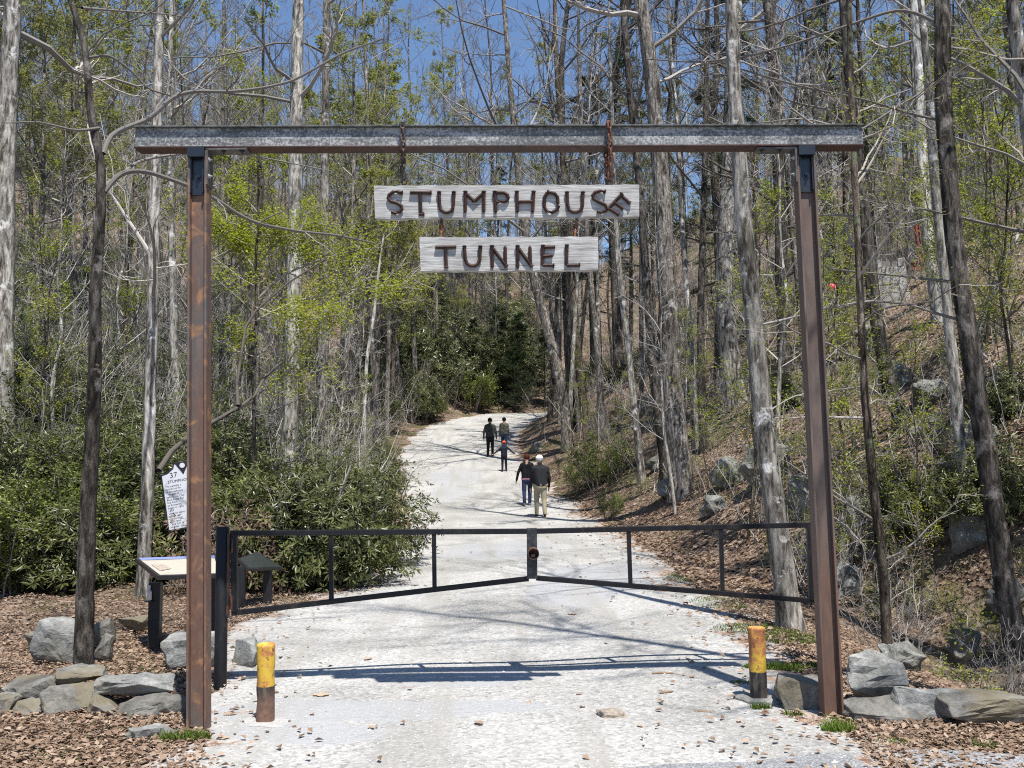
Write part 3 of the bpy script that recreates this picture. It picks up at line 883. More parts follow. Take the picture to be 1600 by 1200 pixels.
# ================================================================== BOLLARDS
def bollard(label, px, pyb, pyt, seed, dent, zs, lo=.35, hi=.80):
    g = G(px, pyb); Yb = g.y + .05
    h = P(px, pyt, Yb).z
    t = thing('bollard', label, 'bollard', (g.x, Yb, 0), 0, 'bollards flanking the road')
    b = MB(); n = 28; k = 40; v = []
    r0 = .057
    for i in range(k + 1):
        z = -.06 + (h + .06) * i / k
        for j in range(n):
            a = j / n * 2 * math.pi
            r = r0 * (1 + .012 * math.sin(3 * a + z * 20))
            for (da, dz, dd, sa, sz) in dent:
                w_ = math.exp(-(((a - da + math.pi) % (2 * math.pi) - math.pi) / sa) ** 2 - ((z - dz) / sz) ** 2)
                r -= dd * w_
            v.append((r * math.cos(a), r * math.sin(a), z))
    q = [[i * n + j, i * n + (j + 1) % n, (i + 1) * n + (j + 1) % n, (i + 1) * n + j] for i in range(k) for j in range(n)]
    # concrete-filled, slightly sunken top
    top0 = len(v)
    for rr, dz in ((.052, .0), (.050, -.012)):
        for j in range(n):
            a = j / n * 2 * math.pi; v.append((rr * math.cos(a), rr * math.sin(a), h + dz))
    v.append((0, 0, h - .008))
    q += [[k * n + j, k * n + (j + 1) % n, top0 + (j + 1) % n, top0 + j] for j in range(n)]
    q += [[top0 + j, top0 + (j + 1) % n, top0 + n + (j + 1) % n, top0 + n + j] for j in range(n)]
    tr = [[top0 + n + j, top0 + n + (j + 1) % n, top0 + 2 * n] for j in range(n)]
    b.add(v, q, tr)
    b.build('pipe', m_bollard('bollard paint', zs * h, seed, lo, hi), t, True)
    b = MB(); m_ = 22; v = []
    for rr, z in ((.155, -.05), (.15, .016), (.115, .024), (.02, .026)):
        for j in range(m_):
            a = j / m_ * 2 * math.pi; q_ = rr * (1 + .16 * math.sin(a * 2 + seed) + .1 * math.sin(a * 5 + seed * 2))
            v.append((q_ * math.cos(a), q_ * math.sin(a) * .8, z + .003 * math.sin(a * 3)))
    q = [[i * m_ + j, i * m_ + (j + 1) % m_, (i + 1) * m_ + (j + 1) % m_, (i + 1) * m_ + j] for i in range(3) for j in range(m_)]
    b.add(v, q); b.build('footing', STONE_PALE if px > 800 else FOOT, t)
    return t
bollard('dented yellow bollard with rusty brown foot beside the left steel post', 411, 1138, 1006, 3.1, [(math.pi * .95, .15, .026, .55, .035), (math.pi, .30, .006, .6, .05), (0.1, .31, .006, .5, .04)], .50, .72, .95)
bollard('straight yellow bollard with black foot and scratched letters beside the right steel post', 1189, 1098, 980, 9.7, [(math.pi * .98, .36, .022, .3, .022), (math.pi * 1.0, .30, .008, .4, .03)], .42, -.2, .3)

# ================================================================== PANELS AND MARKER
def text_mesh(s, size):
    cu = bpy.data.curves.new('lettering', 'FONT'); cu.body = s; cu.size = size; cu.space_line = 1.0; cu.resolution_u = 2
    o = bpy.data.objects.new('lettering', cu); COL.objects.link(o)
    dg = bpy.context.evaluated_depsgraph_get(); dg.update()
    me = bpy.data.meshes.new_from_object(o.evaluated_get(dg))
    bpy.data.objects.remove(o); return me

# historical marker on a pole, leaning
YM = 12.2
mb_ = P(289, 885, YM)
mk = thing('historical_marker', 'leaning black-edged white metal marker numbered 37 on a pole behind the left steel post', 'marker', (mb_.x, YM, tz(mb_.x, YM) - .05), 0)
scm = YM / F
Wm, Hm = 66 * scm, 98 * scm
zc = P(289, 776, YM).z - mk.location.z
def plate_outline(W, H):
    h = H / 2; w_ = W / 2
    return [(-w_, -h), (w_, -h), (w_, h * .80), (w_ * .72, h * .84), (w_ * .42, h * .98), (w_ * .36, h * 1.12), (-w_ * .36, h * 1.12), (-w_ * .42, h * .98), (-w_ * .72, h * .84), (-w_, h * .80)]
def plate(b, out, y0, y1):
    n = len(out); v = [(x, y0, z) for x, z in out] + [(x, y1, z) for x, z in out] + [(0, y0, 0), (0, y1, 0)]
    q = [[i, (i + 1) % n, n + (i + 1) % n, n + i] for i in range(n)]
    t = [[(i + 1) % n, i, 2 * n] for i in range(n)] + [[n + i, n + (i + 1) % n, 2 * n + 1] for i in range(n)]
    b.add(v, q, t)
b = MB(); b.tube([(0, .02, -.4), (0.02, .02, zc)], [.035, .035], 12); b.build('pole', BLACK, mk)
pt_ = R(-9)
def tilted(o): o.rotation_euler = (R(-4), pt_, R(14)); o.location = (0, 0, zc)
b = MB(); plate(b, plate_outline(Wm, Hm), -.012, .012); pb_ = b.build('plate', BRACKET, mk); tilted(pb_); bevel_mesh(pb_.data, .003, 1)
b = MB(); plate(b, plate_outline(Wm * .93, Hm * .945), -.016, -.0125); b.build('face', PLAQUE, pb_)
b = MB(); b.add([(-Wm * .15, -.021, Hm * .55), (Wm * .17, -.021, Hm * .55), (Wm * .01, -.021, Hm * .36), (-Wm * .15, -.0165, Hm * .55), (Wm * .17, -.0165, Hm * .55), (Wm * .01, -.0165, Hm * .36)], quads=[[0, 1, 4, 3], [1, 2, 5, 4], [2, 0, 3, 5]], tris=[[0, 2, 1], [3, 4, 5]])
b.build('crest', INK, pb_)
b = MB(); b.tube([(Wm * .01, -.0212, Hm * .50), (Wm * .01, -.0225, Hm * .50)], [.035, .035], 10); b.build('crest_emblem', PLAQUE, pb_)
lines = ['The partially c', 'tunnel cut for', 'of Stumphouse', '   largest of', 'before the Civil', 'Blue Ridge Rail', 'line from', 'to Knoxville,', 'began in 1852', '1859', 'Used to store', 'village on', 'cut through', 'with hand', '  and drill', 'powder. Iris', 'miners in', 'has sunk']
for s_, sz, x_, z_ in [('37', .10, -.30 * Wm, .33 * Hm), ('STUMPHOUSE', .052, -.36 * Wm, .25 * Hm)] + [(ln, .036, -.43 * Wm, .19 * Hm - i * .0425 * Hm) for i, ln in enumerate(lines[:16])]:
    me = text_mesh(s_, sz); me.materials.append(INK)
    o = link('lettering', me, pb_, (x_, -.0175, z_)); o.rotation_euler = (R(90), 0, 0)

# cream reading panel on two black legs
g1 = G(238, 1017); g2 = P(331, 985, 8.6)
pA = np.array((g1.x, g1.y + .05, tz(g1.x, g1.y))); pB = np.array((g2.x, g2.y, tz(g2.x, g2.y)))
cen = (pA + pB) / 2
ip = thing('reading_panel', 'low slanted reading panel with faded cream print and blue band on black legs', 'information panel', cen)
zP = P(245, 897, pA[1]).z
for p in (pA, pB):
    b = MB(); q = p - cen; b.box((q[0], q[1], (zP - .2) / 2 - .05), (.105, .075, zP + .16)); o = b.build('leg', DARKFR, ip); bevel_mesh(o.data, .006, 2)
c4 = [np.array(P(211, 872, pA[1] + .55)), np.array(P(345, 868, pB[1] + .35)), np.array(P(348, 896, pB[1] - .35)), np.array(P(247, 899, pA[1] - .12))]
c4[0] = np.array(P(211, 872, 8.55)); c4[1] = np.array(P(338, 868, 9.0)); c4[2] = np.array(P(345, 897, 8.15)); c4[3] = np.array(P(247, 900, 7.72))
nrm = np.cross(c4[1] - c4[0], c4[3] - c4[0]); nrm /= np.linalg.norm(nrm)
if nrm[2] < 0: nrm = -nrm
def slab(b, cs, n_, th, off=0):
    v = [c + n_ * off for c in cs] + [c + n_ * (off - th) for c in cs]
    b.add(v, quads=[[0, 1, 2, 3], [7, 6, 5, 4], [0, 4, 5, 1], [1, 5, 6, 2], [2, 6, 7, 3], [3, 7, 4, 0]])
cs = [c - cen for c in c4]; mid = sum(cs) / 4
b = MB(); slab(b, cs, nrm, .035); o = b.build('tray', DARKFR, ip)
ins = [mid + (c - mid) * .93 for c in cs]
b = MB(); slab(b, ins, nrm, .003, .004); o = b.build('print', CREAM, ip)
t0, t1, t2, t3 = ins
b = MB(); slab(b, [t0, t1, t1 * .86 + t2 * .14, t0 * .86 + t3 * .14], nrm, .002, .0075); b.build('print_band', BLUEP, o)
b = MB(); slab(b, [t0 * .55 + t3 * .45 + (t1 - t0) * .05, t0 * .55 + t3 * .45 + (t1 - t0) * .20, t0 * .3 + t3 * .7 + (t1 - t0) * .22, t0 * .2 + t3 * .8 + (t1 - t0) * .06], nrm, .002, .0075); b.build('print_picture', plain('faded brown picture', (.42, .36, .29), .5, .3, .3, 30), o)
# small white bottle strapped to the leg
bt = thing('plastic_bottle', 'small white capped plastic bottle resting against the leg of the cream reading panel', 'bottle', tuple(P(232.5, 938, pA[1] - .058)))
b = MB(); b.tube([(0, 0, 0), (0, 0, .006), (0, 0, .07), (0, 0, .085), (0, 0, .09), (0, 0, .115)], [.020, .026, .026, .02, .012, .012], 14); b.build('body', WHITEPL, bt, True)
b = MB(); b.tube([(0, 0, .112), (0, 0, .128), (0, 0, .132)], [.016, .016, .012], 12); b.build('cap', WHITEPL, bt, True)
b = MB(); b.box((0, .012, -.006), (.07, .07, .010)); b.build('bracket', DARKFR, bt)

# second panel turned towards the bank: its dark back slab faces the road
gA = G(376, 951); gB = G(418, 942)
pA2 = np.array((gA.x, gA.y, tz(gA.x, gA.y))); pB2 = np.array((gB.x, gB.y, tz(gB.x, gB.y)))
cen2 = (pA2 + pB2) / 2
ip2 = thing('reading_panel', 'low slanted all-black reading panel beside the rhododendron behind the gate', 'information panel', cen2)
for p, pyt in ((pA2, 880), (pB2, 880)):
    q = p - cen2; zt_ = P(400, pyt, p[1]).z
    b = MB(); b.box((q[0], q[1], zt_ / 2 - .06), (.095, .07, zt_ + .05)); o = b.build('leg', DARKFR, ip2); bevel_mesh(o.data, .006, 2)
c4 = [np.array(P(371, 873, pA2[1] + .10)), np.array(P(402, 862, pA2[1] + .62)), np.array(P(443, 887, pB2[1] + .15)), np.array(P(388, 889, pB2[1] - .45))]
nrm = np.cross(c4[1] - c4[0], c4[3] - c4[0]); nrm /= np.linalg.norm(nrm)
if nrm[2] < 0: nrm = -nrm
cs = [c - cen2 for c in c4]; mid = sum(cs) / 4
b = MB(); slab(b, cs, nrm, .03); o = b.build('tray', DARKFR, ip2)
b = MB(); slab(b, [mid + (c - mid) * .9 for c in cs], nrm, .003, .004); b.build('print', SIGNBACK, ip2)

# ================================================================== STONES
def rock_mesh(name, dims, seed, mat, blocky=.55, rough=.035, npts=19, sub=2):
    rs = np.random.default_rng(seed)
    bm = bmesh.new()
    p = rs.normal(size=(npts, 3)); p /= np.linalg.norm(p, axis=1, keepdims=True)
    p = np.sign(p) * np.abs(p) ** blocky
    p *= rs.uniform(.82, 1.0, (npts, 1))
    p = p / np.abs(p).max(0)
    for q in p: bm.verts.new(q * np.array(dims) / 2)
    r = bmesh.ops.convex_hull(bm, input=bm.verts)
    bmesh.ops.delete(bm, geom=[g for g in r.get('geom_interior', []) if isinstance(g, bmesh.types.BMVert)], context='VERTS')
    bmesh.ops.dissolve_limit(bm, angle_limit=R(9), verts=bm.verts, edges=bm.edges)
    mn = min(dims)
    bmesh.ops.bevel(bm, geom=list(bm.edges), offset=mn * .022, segments=1, affect='EDGES')
    bmesh.ops.triangulate(bm, faces=bm.faces)
    for _ in range(sub):
        long_ = [e for e in bm.edges if e.calc_length() > mn * .16]
        bmesh.ops.subdivide_edges(bm, edges=long_, cuts=1, use_grid_fill=True)
        bmesh.ops.triangulate(bm, faces=bm.faces)
    so_ = Vector((seed * 3.7, seed * 1.3, seed * 2.1))
    for v in bm.verts:
        c = v.co / max(dims)
        d = mnoise.fractal((c * 5 + so_), .9, 2.1, 4) * rough + mnoise.noise(c * 2.2 + so_) * rough * 1.2
        strat = .25 * rough * math.sin((v.co.z + .3 * v.co.x) / mn * 16 + seed)
        v.co += v.co.normalized() * (d + strat) * max(dims)
    me = bpy.data.meshes.new(name)
    bm.to_mesh(me); bm.free(); me.materials.append(mat)
    return me

def stone(label, x0, x1, y0, y1, seed, mat=None, Y=None, dep=.7, blocky=.55, rot=0., tilt=0., sink=.06, cat='stone', name='stone', group=None, rough=.035, zb=None):
    """a stone that fills the photograph box (x0,y0)-(x1,y1); Y is the depth of its front foot"""
    xm = (x0 + x1) / 2
    if Y is None: Y = G(xm, y1).y
    wd = (x1 - x0) / F * Y * 1.0; ht = (y1 - y0) / F * Y * .99
    dp = wd * dep
    ht_ = max(ht - .25 * dp * (1.6 - 0) / Y, ht * .6)
    base = P(xm, y1, Y)
    z0 = base.z if zb is None else zb
    me = rock_mesh(name, (wd * 1.05, dp, ht_ * (1 + sink)), seed, mat or STONE, blocky, rough)
    o = link(name, me, None, (base.x, Y + dp * .42, z0 + ht_ * (.5 - sink * .4)))
    o.rotation_euler = (0, R(tilt), R(rot))
    return tag(o, label, cat, group)

L1 = G(60, 1118).y
stone('flat grey stone with rounded end at the outer end of the left wall', 0, 80, 1057, 1097, 1, STONE, L1 + .25, .8, .6)
stone('small grey stone under the flat stone at the outer end of the left wall', -20, 20, 1088, 1118, 2, STONE, L1 + .1, 1.0)
stone('rounded tan capstone on top of the left stone wall', 74, 153, 1044, 1074, 3, STONE, L1 + .3, .8, .6)
stone('low flat stone wedged under the tilted block of the left wall', 8, 66, 1096, 1126, 4, STONE, L1 + .02, .9, .6)
stone('tilted angular block with shaded underside in the left stone wall', 55, 145, 1066, 1122, 5, STONE, L1 + .02, .8, .5, 0, -14)
stone('long flat slab lying on the left stone wall near the steel post', 137, 262, 1059, 1096, 6, STONE_PALE, L1 + .12, .55, .5, 0, 2)
stone('dark fractured block under the long slab of the left wall', 128, 200, 1086, 1133, 7, STONE, L1 - .02, .9, .5)
stone('big cracked grey block at the foot of the left steel post', 186, 288, 1090, 1137, 8, STONE, L1 - .06, .7, .5)
stone('flat slab sunk in the leaves before the left stone wall', 194, 272, 1136, 1158, 9, STONE_PALE, None, .7, .6, sink=.25)
stone('upright pointed grey boulder behind the thin dark tree', 48, 122, 966, 1038, 10, STONE_PALE, None, .7, .5, 8, 18)
stone('tall rounded stone close behind the thin dark tree trunk', 140, 172, 968, 1012, 11, STONE, None, .9, .6)
stone('short angular stone at the foot of the thin dark tree', 142, 170, 990, 1036, 12, STONE, None, .9, .5)
stone('flat stone half buried in leaves beside the upright boulder', 26, 80, 989, 1016, 13, STONE, None, .8, .6)
stone('small tan boulder in the leaves before the pale smooth tree', 181, 226, 964, 990, 14, STONE, None, .9, .6)
stone('square cut grey block between the steel post and the reading panel', 250, 336, 987, 1048, 15, STONE_PALE, None, .6, .42)
stone('low square grey block behind the left bollard', 353, 398, 1000, 1046, 16, STONE_PALE, None, .9, .42)
RR = G(1400, 1130).y
stone('big pale angular boulder beside the right steel post', 1316, 1420, 1016, 1100, 37, STONE_PALE, RR + .3, .8, .62, 12, 4)
stone('low dark stone behind the foot of the right steel post', 1222, 1300, 1062, 1112, 22, STONE, G(1260, 1112).y, .8, .5)
stone('low long grey stone under the pale angular boulder', 1318, 1466, 1092, 1138, 23, STONE, RR + .0, .5, .5)
stone('large cracked flat stone beyond the pale angular boulder', 1406, 1530, 1076, 1140, 24, STONE_PALE, RR + .05, .6, .5, 0, 6)
stone('wide weathered stone ending the right stone row', 1480, 1625, 1086, 1150, 25, STONE, RR - .1, .55, .5, 0, 4)
SL = [(1018, 1052, 706, 732, 'small pale stone in the leaves before the stout twin trunk'), (1120, 1184, 714, 756, 'flat lichen-grey boulder half sunk in the leafy bank'),
      (1172, 1252, 688, 762, 'tall slanting grey boulder behind the mottled leaning tree'), (1238, 1296, 738, 806, 'rounded mossy boulder just left of the right steel post'),
      (1500, 1570, 790, 850, 'mossy boulder behind the big dark leaning trunk'), (1436, 1492, 588, 632, 'pale flat rock high on the right slope'),
      (1552, 1612, 580, 630, 'grey boulder on the slope beyond the big dark trunk'), (1300, 1360, 880, 930, 'mossy stone in the shaded ditch'),
      (1440, 1500, 640, 680, 'low grey rock among leaves below the concrete pier'), (1380, 1440, 560, 604, 'dark rock ledge under the concrete pier'),
      (1476, 1540, 705, 752, 'slanted lichen rock beside the big dark trunk'), (1500, 1548, 985, 1040, 'wet dark boulder in the ditch behind the stone row'),
      (1030, 1078, 742, 772, 'grey stone lying against the stout twin trunk'), (1390, 1450, 1010, 1050, 'round stone in the ditch behind the pale boulder'),
      (828, 850, 690, 706, 'small grey stone by the road near the child'), (1330, 1400, 770, 815, 'broad mossy rock below the leafy saplings'),
      (1560, 1610, 900, 960, 'brown mossy rock beyond the big dark trunk'), (1100, 1150, 770, 800, 'flat stone sunk into leaves above the gate'),
      (1345, 1400, 490, 520, 'mossy rock shelf at the foot of the concrete pier'), (1520, 1575, 655, 700, 'pointed grey rock on the slope beside the dark trunk')]
for i, (x0, x1, y0, y1, lab) in enumerate(SL):
    stone(lab, x0, x1, y0, y1, 50 + i, STONE_MOSSY, None, 1.0, .78, random.uniform(-30, 30), random.uniform(-16, 16), .45, 'boulder', 'boulder', None, .085)
# bits lying on the road
stone('low earth-brown lump of stone sunk in the gravel', 934, 990, 1112, 1130, 80, plain('earth clod', (.30, .26, .21), .95, .1, .3, 40, .5, .01), None, .8, .8, sink=.5, rough=.06)
for (x, y, L, a, lab) in ((1042, 1086, .12, 40, 'short broken stick lying on the gravel before the right bollard'), (1036, 1056, .17, 4, 'thin pale stick lying along the beam shadow'), (1098, 1117, .12, -20, 'thin twig lying on the gravel near the asphalt')):
    g = G(x, y); b = MB()
    d = np.array((math.cos(R(a)), math.sin(R(a)) * .6, 0)) * L / 2
    b.tube([-d, -d * .3 + [0, .004, .002], d * .4, d], [.006, .010, .009, .005], 7)
    tag(b.build('stick', STICK, None, True, (g.x, g.y, g.z + .02)), lab, 'stick')
# single big leaves that can be picked out on the gravel
def curled_leaf(seed):
    rs = np.random.default_rng(seed); b = MB(); n = 9
    out = []
    for i in range(n):
        t = i / (n - 1); w_ = .42 * math.sin(math.pi * min(1, t * .92 + .06)) ** .8 * (1 + .3 * math.sin(i * 2.4))
        for s in (-1, 0, 1): out.append(((t - .5), s * w_ * .8, abs(s) * .22 * w_ + .16 * (t - .5) ** 2 + rs.normal(0, .02)))
    q = []
    for i in range(n - 1):
        for k in range(2): q.append((i * 3 + k, (i + 1) * 3 + k, (i + 1) * 3 + k + 1, i * 3 + k + 1))
    b.add(np.array(out), q, tint=.75 + .2 * rs.random())
    return b.mesh('dry_leaf', LEAF_DEAD)
CL = [curled_leaf(i) for i in range(4)]
LFS = [(502, 1092, .12), (748, 1135, .085), (575, 1034, .09), (895, 963, .10), (580, 1142, .06), (1082, 1062, .06), (360, 1122, .09), (1000, 1140, .05), (1155, 1132, .05), (905, 1090, .045), (452, 1030, .05), (1302, 1160, .08), (348, 1160, .08), (640, 1080, .05)]
for i, (x, y, s) in enumerate(LFS):
    g = G(x, y); o = link('dry_leaf', CL[i % 4], None, (g.x, g.y, g.z + .022)); o.scale = (s, s, s); o.rotation_euler = (0, 0, i * 2.1)
    tag(o, 'curled dry brown leaf lying alone on the pale gravel', 'leaf', 'single leaves on the gravel')

# ================================================================== GRASS
def grass_patch(b, cx, cy, rx, ry, n, h, tint0=.5):
    a = rng.random(n) * 6.283; r = np.sqrt(rng.random(n))
    x = cx + rx * r * np.cos(a); y = cy + ry * r * np.sin(a); z = terrain(x, y)
    hh = h * rng.uniform(.45, 1.1, n); lean = rng.normal(0, .35, (n, 2)) * hh[:, None]
    th = rng.random(n) * 6.283; wv = np.stack([np.cos(th), np.sin(th), np.zeros(n)], -1) * (.0028 + .0012 * rng.random(n))[:, None]
    p0 = np.stack([x, y, z - .005], -1); p1 = p0 + np.stack([lean[:, 0] * .4, lean[:, 1] * .4, hh * .6], -1); p2 = p0 + np.stack([lean[:, 0], lean[:, 1], hh], -1)
    V = np.stack([p0 - wv, p0 + wv, p1 + wv * .8, p1 - wv * .8, p2], 1).reshape(-1, 3)
    k = (np.arange(n) * 5)[:, None]
    b.add(V, quads=k + np.array([[0, 1, 2, 3]]), tris=k + np.array([[3, 2, 4]]), tint=np.repeat(np.clip(rng.normal(tint0, .25, n), 0, 1), 5))
for px, py, rx, ry, n, h, lab in ((288, 1160, .16, .06, 420, .075, 'bright green grass tuft at the foot of the left steel post'), (1312, 1145, .10, .06, 260, .09, 'green grass tuft at the foot of the right steel post'),
        (1190, 1108, .07, .03, 150, .05, 'small grass tuft before the footing of the right bollard'), (1240, 1118, .06, .04, 110, .045, 'thin grass tuft between right bollard and steel post'), (1160, 1070, .09, .04, 130, .035, 'sparse grass tuft where post shadow meets the gravel'),
        (1400, 1165, .10, .06, 120, .04, 'thin grass sprouting in leaves before the right stone row'), (1540, 1170, .08, .06, 90, .06, 'little grass clump in the leaves by the right stone row')):
    g = G(px, py); b = MB(); grass_patch(b, g.x, g.y, rx, ry, n, h, .6)
    tag(b.build('grass_tuft', GRASS), lab, 'grass tuft')
b = MB()
for px, py, rx, ry, n in ((1230, 1045, .35, .12, 1900), (1180, 985, .4, .3, 1500), (1120, 945, .3, .5, 1200), (1240, 1000, .3, .3, 1200), (1060, 905, .2, .5, 420)):
    g = G(px, py); grass_patch(b, g.x, g.y, rx, ry, n, .045, .45)
tag(b.build('grass', GRASS), 'short mossy grass strip along the right road verge', 'grass', kind='stuff')

# ================================================================== CONCRETE PIER AND RED IRON
_g = G(1400, 474); YC = _g.y
pc = P(1400, 472, YC)
zc0 = tz(pc.x, YC)
sF = YC / F
pr = thing('concrete_block_pier', 'old pale concrete block pier on the slope with red iron beam beside it', 'pier', (pc.x, YC + .4, zc0 - .3), R(-22))
Wp = 56 * sF; Hp = P(1400, 408, YC).z - zc0 + .3
nc = 6; ch = Hp / nc
for c in range(nc):
    z0 = c * ch; tap = 1 - .04 * c
    nb = 2; offs = .5 if c % 2 else 0
    cuts = [0, .5, 1] if c % 2 == 0 else [0, .27, .76, 1]
    for k in range(len(cuts) - 1):
        for row in (0, 1):
            xa, xb = (cuts[k] - .5) * Wp * tap, (cuts[k + 1] - .5) * Wp * tap
            if c == nc - 1 and k == 1 and row == 0: continue
            b = MB(); b.box(((xa + xb) / 2, (row - .5) * .85 + rng.normal(0, .006), z0 + ch / 2), (xb - xa - .012, .83, ch - .012))
            o = b.build('concrete_block', CONCRETE, pr); bevel_mesh(o.data, .012, 1)
b = MB(); b.box((0, 0, Hp / 2 - .02), (Wp * .78, 1.6, Hp - .10)); b.build('mortar_core', plain('dark mortar', (.27, .25, .225), .95, .1, .2), pr)
def ironbeam(label, p0, p1, h, wf, t_, xa):
    t = thing('iron_beam', label, 'iron beam', p0)
    p0 = np.array(p0); d = np.array(p1) - p0
    upv = np.array(xa, float)
    b = MB(); rect_bar(b, p0 * 0, d, t_, h, xa); b.build('web', RED_IRON, t)
    dd = d / np.linalg.norm(d); ya = np.cross(dd, np.array(xa, float) - dd * np.dot(xa, dd)); ya /= np.linalg.norm(ya)
    for s in (-1, 1):
        b = MB(); rect_bar(b, ya * s * h / 2, d + ya * s * h / 2, wf, t_, xa); b.build('flange', RED_IRON, t)
    return t
q0 = P(1424, 417, YC + .5); q1 = P(1500, 410, YC + 1.5)
ironbeam('rusty red iron beam lying from the concrete pier into the bank', q0, q1, .26, .16, .03, (0, 1, 0))
q0 = P(1441, 420, YC + .75); q1 = P(1432, 352, YC + .75)
ironbeam('upright rusty red iron post rising above the concrete pier', q0, q1, .12, .13, .025, (0, 1, 0))
gq = P(1300, 449, 20.0)
zq = tz(gq.x, 20.0)
rf = thing('trail_marker', 'small bright red round marker on a thin stake among saplings right of the steel post', 'marker', (gq.x, 20.0, zq))
b = MB(); b.tube([(0, 0, -.1), (0, .01, gq.z - zq)], [.012, .010], 6); b.build('stake', STICK, rf)
b = MB(); hz = gq.z - zq; b.tube([(0, 0, hz - .085), (0, 0, hz - .07), (0, 0, hz - .02), (0, 0, hz + .04), (0, 0, hz + .075), (0, 0, hz + .085)], [.03, .065, .09, .082, .045, .01], 14); b.build('ball', REDPL, rf, True)

# ================================================================== PEOPLE
def person(label, px, py, H, spec, heading, pose, cap=None, bulk=1.0):
    """spec: dict of materials jacket/trouser/shoe/skin/hair ; pose: dict of joint offsets at a 1.75 m scale"""
    g = G(px, py); k = H / 1.75
    t = thing('person', label, 'person', (g.x, g.y, zroad(g.y) + .012), heading)
    prim = []       # (p0, p1, r0, r1, mat)
    def cap_(p0, p1, r0, r1, m_): prim.append((np.array(p0, float) * k, np.array(p1, float) * k, r0 * k, r1 * k, m_))
    J, T_, S_, K_, HR = 0, 1, 2, 3, 4
    ln = pose.get('lean', .03)
    B = bulk
    def X(x, z, y=0.): return (x, y + ln * max(0, z - .9) * 2, z)
    cap_(X(-.07 * B, .92), X(.07 * B, .92), .128 * B, .128 * B, T_)
    cap_(X(-.065 * B, 1.02), X(.065 * B, 1.02), .120 * B, .120 * B, J)
    cap_(X(-.08 * B, 1.16), X(.08 * B, 1.16), .118 * B, .118 * B, J)
    cap_(X(-.10 * B, 1.30), X(.10 * B, 1.30), .115 * B, .115 * B, J)
    for s in (-1, 1):
        cap_(X(s * .055 * B, .95), X(s * .075 * B, 1.33), .140 * B, .126 * B, J)
        cap_(X(0, 1.47), X(s * .15 * B, 1.40), .060, .072, J)
        cap_(X(s * .06 * B, .86), X(s * .06 * B, .96), .122 * B, .126 * B, T_)
    cap_(X(0, 1.40), X(0, 1.53), .08, .062, J if pose.get('collar') else K_)
    hy = ln * 1.3 + .02
    cap_((0, hy, 1.59), (0, hy + .01, 1.665), .084, .095, K_)
    cap_((0, hy + .03, 1.58), (0, hy + .05, 1.56), .05, .035, K_)      # jaw
    cap_((0, hy + .10, 1.625), (0, hy + .112, 1.605), .010, .014, K_)  # nose
    for s in (-1, 1): cap_((s * .088, hy, 1.64), (s * .092, hy, 1.60), .014, .012, K_)
    for s, nm in ((-1, 'l'), (1, 'r')):
        sh = np.array(X(s * .175 * B, 1.385)); el = sh + np.array(pose.get('el_' + nm, (s * .05, -.02, -.29))); wr = el + np.array(pose.get('wr_' + nm, (s * .01, .06, -.25)))
        cap_(sh, el, .066 * B ** .5, .054 * B ** .5, J); cap_(el, wr, .054, .042, J)
        d = (wr - el) / np.linalg.norm(wr - el)
        side = np.cross(d, (0, 1, 0)); side /= np.linalg.norm(side) + 1e-6; fwd = np.cross(side, d)
        pm = wr + d * .085
        cap_(wr + d * .02, pm, .028, .032, K_)
        for i, (o_, L) in enumerate(((-.030, .062), (-.010, .075), (.010, .070), (.028, .055))):
            f0 = pm + fwd * o_ + d * .01; f1 = f0 + d * L * .55; f2 = f1 + d * L * .4 - side * s * .018
            cap_(f0, f1, .0115, .0105, K_); cap_(f1, f2, .0105, .009, K_)
        th0 = wr + d * .035 + fwd * .03; th1 = th0 + fwd * .035 + d * .035; cap_(th0, th1, .013, .012, K_); cap_(th1, th1 + d * .028, .012, .010, K_)
        hp = np.array((s * .09, 0, .90)); kn = np.array(pose.get('kn_' + nm, (s * .10, .03, .50))); an = np.array(pose.get('an_' + nm, (s * .10, 0, .09)))
        cap_(hp, kn, .102 * B ** .5, .078 * B ** .3, T_); cap_(kn, an, .076 * B ** .3, .062, T_)
        ft = pose.get('ft_' + nm, 0.)
        cap_(an + np.array((0, -.02, -.035)), an + np.array((s * .02, .13, -.055 - ft)), .046, .036, S_)
    b = MB()
    for p0, p1, r0, r1, m_ in prim:
        n = 12 if r0 > .03 * k else 8
        d = p1 - p0; L = np.linalg.norm(d); d = d / max(L, 1e-6)
        pts, rad = [], []
        for a in (-80, -50, -20): pts.append(p0 + d * r0 * math.sin(R(a))); rad.append(r0 * math.cos(R(a)))
        for a in (20, 50, 80): pts.append(p1 + d * r1 * math.sin(R(a))); rad.append(r1 * math.cos(R(a)))
        b.tube(pts, rad, n)
    me = b.mesh('body', spec['mats'], True)
    tmp = link('body_build', me)
    md = tmp.modifiers.new('r', 'REMESH'); md.mode = 'VOXEL'; md.voxel_size = .0135 * k; md.use_smooth_shade = True
    sm = tmp.modifiers.new('s', 'SMOOTH'); sm.factor = .5; sm.iterations = 3
    dg = bpy.context.evaluated_depsgraph_get(); dg.update()
    me2 = bpy.data.meshes.new_from_object(tmp.evaluated_get(dg))
    bpy.data.objects.remove(tmp)
    me2.materials.clear()
    for m_ in spec['mats']: me2.materials.append(m_)
    n = len(me2.polygons); c = np.empty(n * 3); me2.polygons.foreach_get('center', c); c = c.reshape(-1, 3)
    best = np.full(n, 9.); mi = np.zeros(n, np.int32)
    for p0, p1, r0, r1, m_ in prim:
        d = p1 - p0; u = np.clip(((c - p0) @ d) / max(d @ d, 1e-9), 0, 1)
        dist = np.linalg.norm(c - (p0 + u[:, None] * d), axis=1) - (r0 + (r1 - r0) * u)
        w_ = dist < best; best[w_] = dist[w_]; mi[w_] = m_
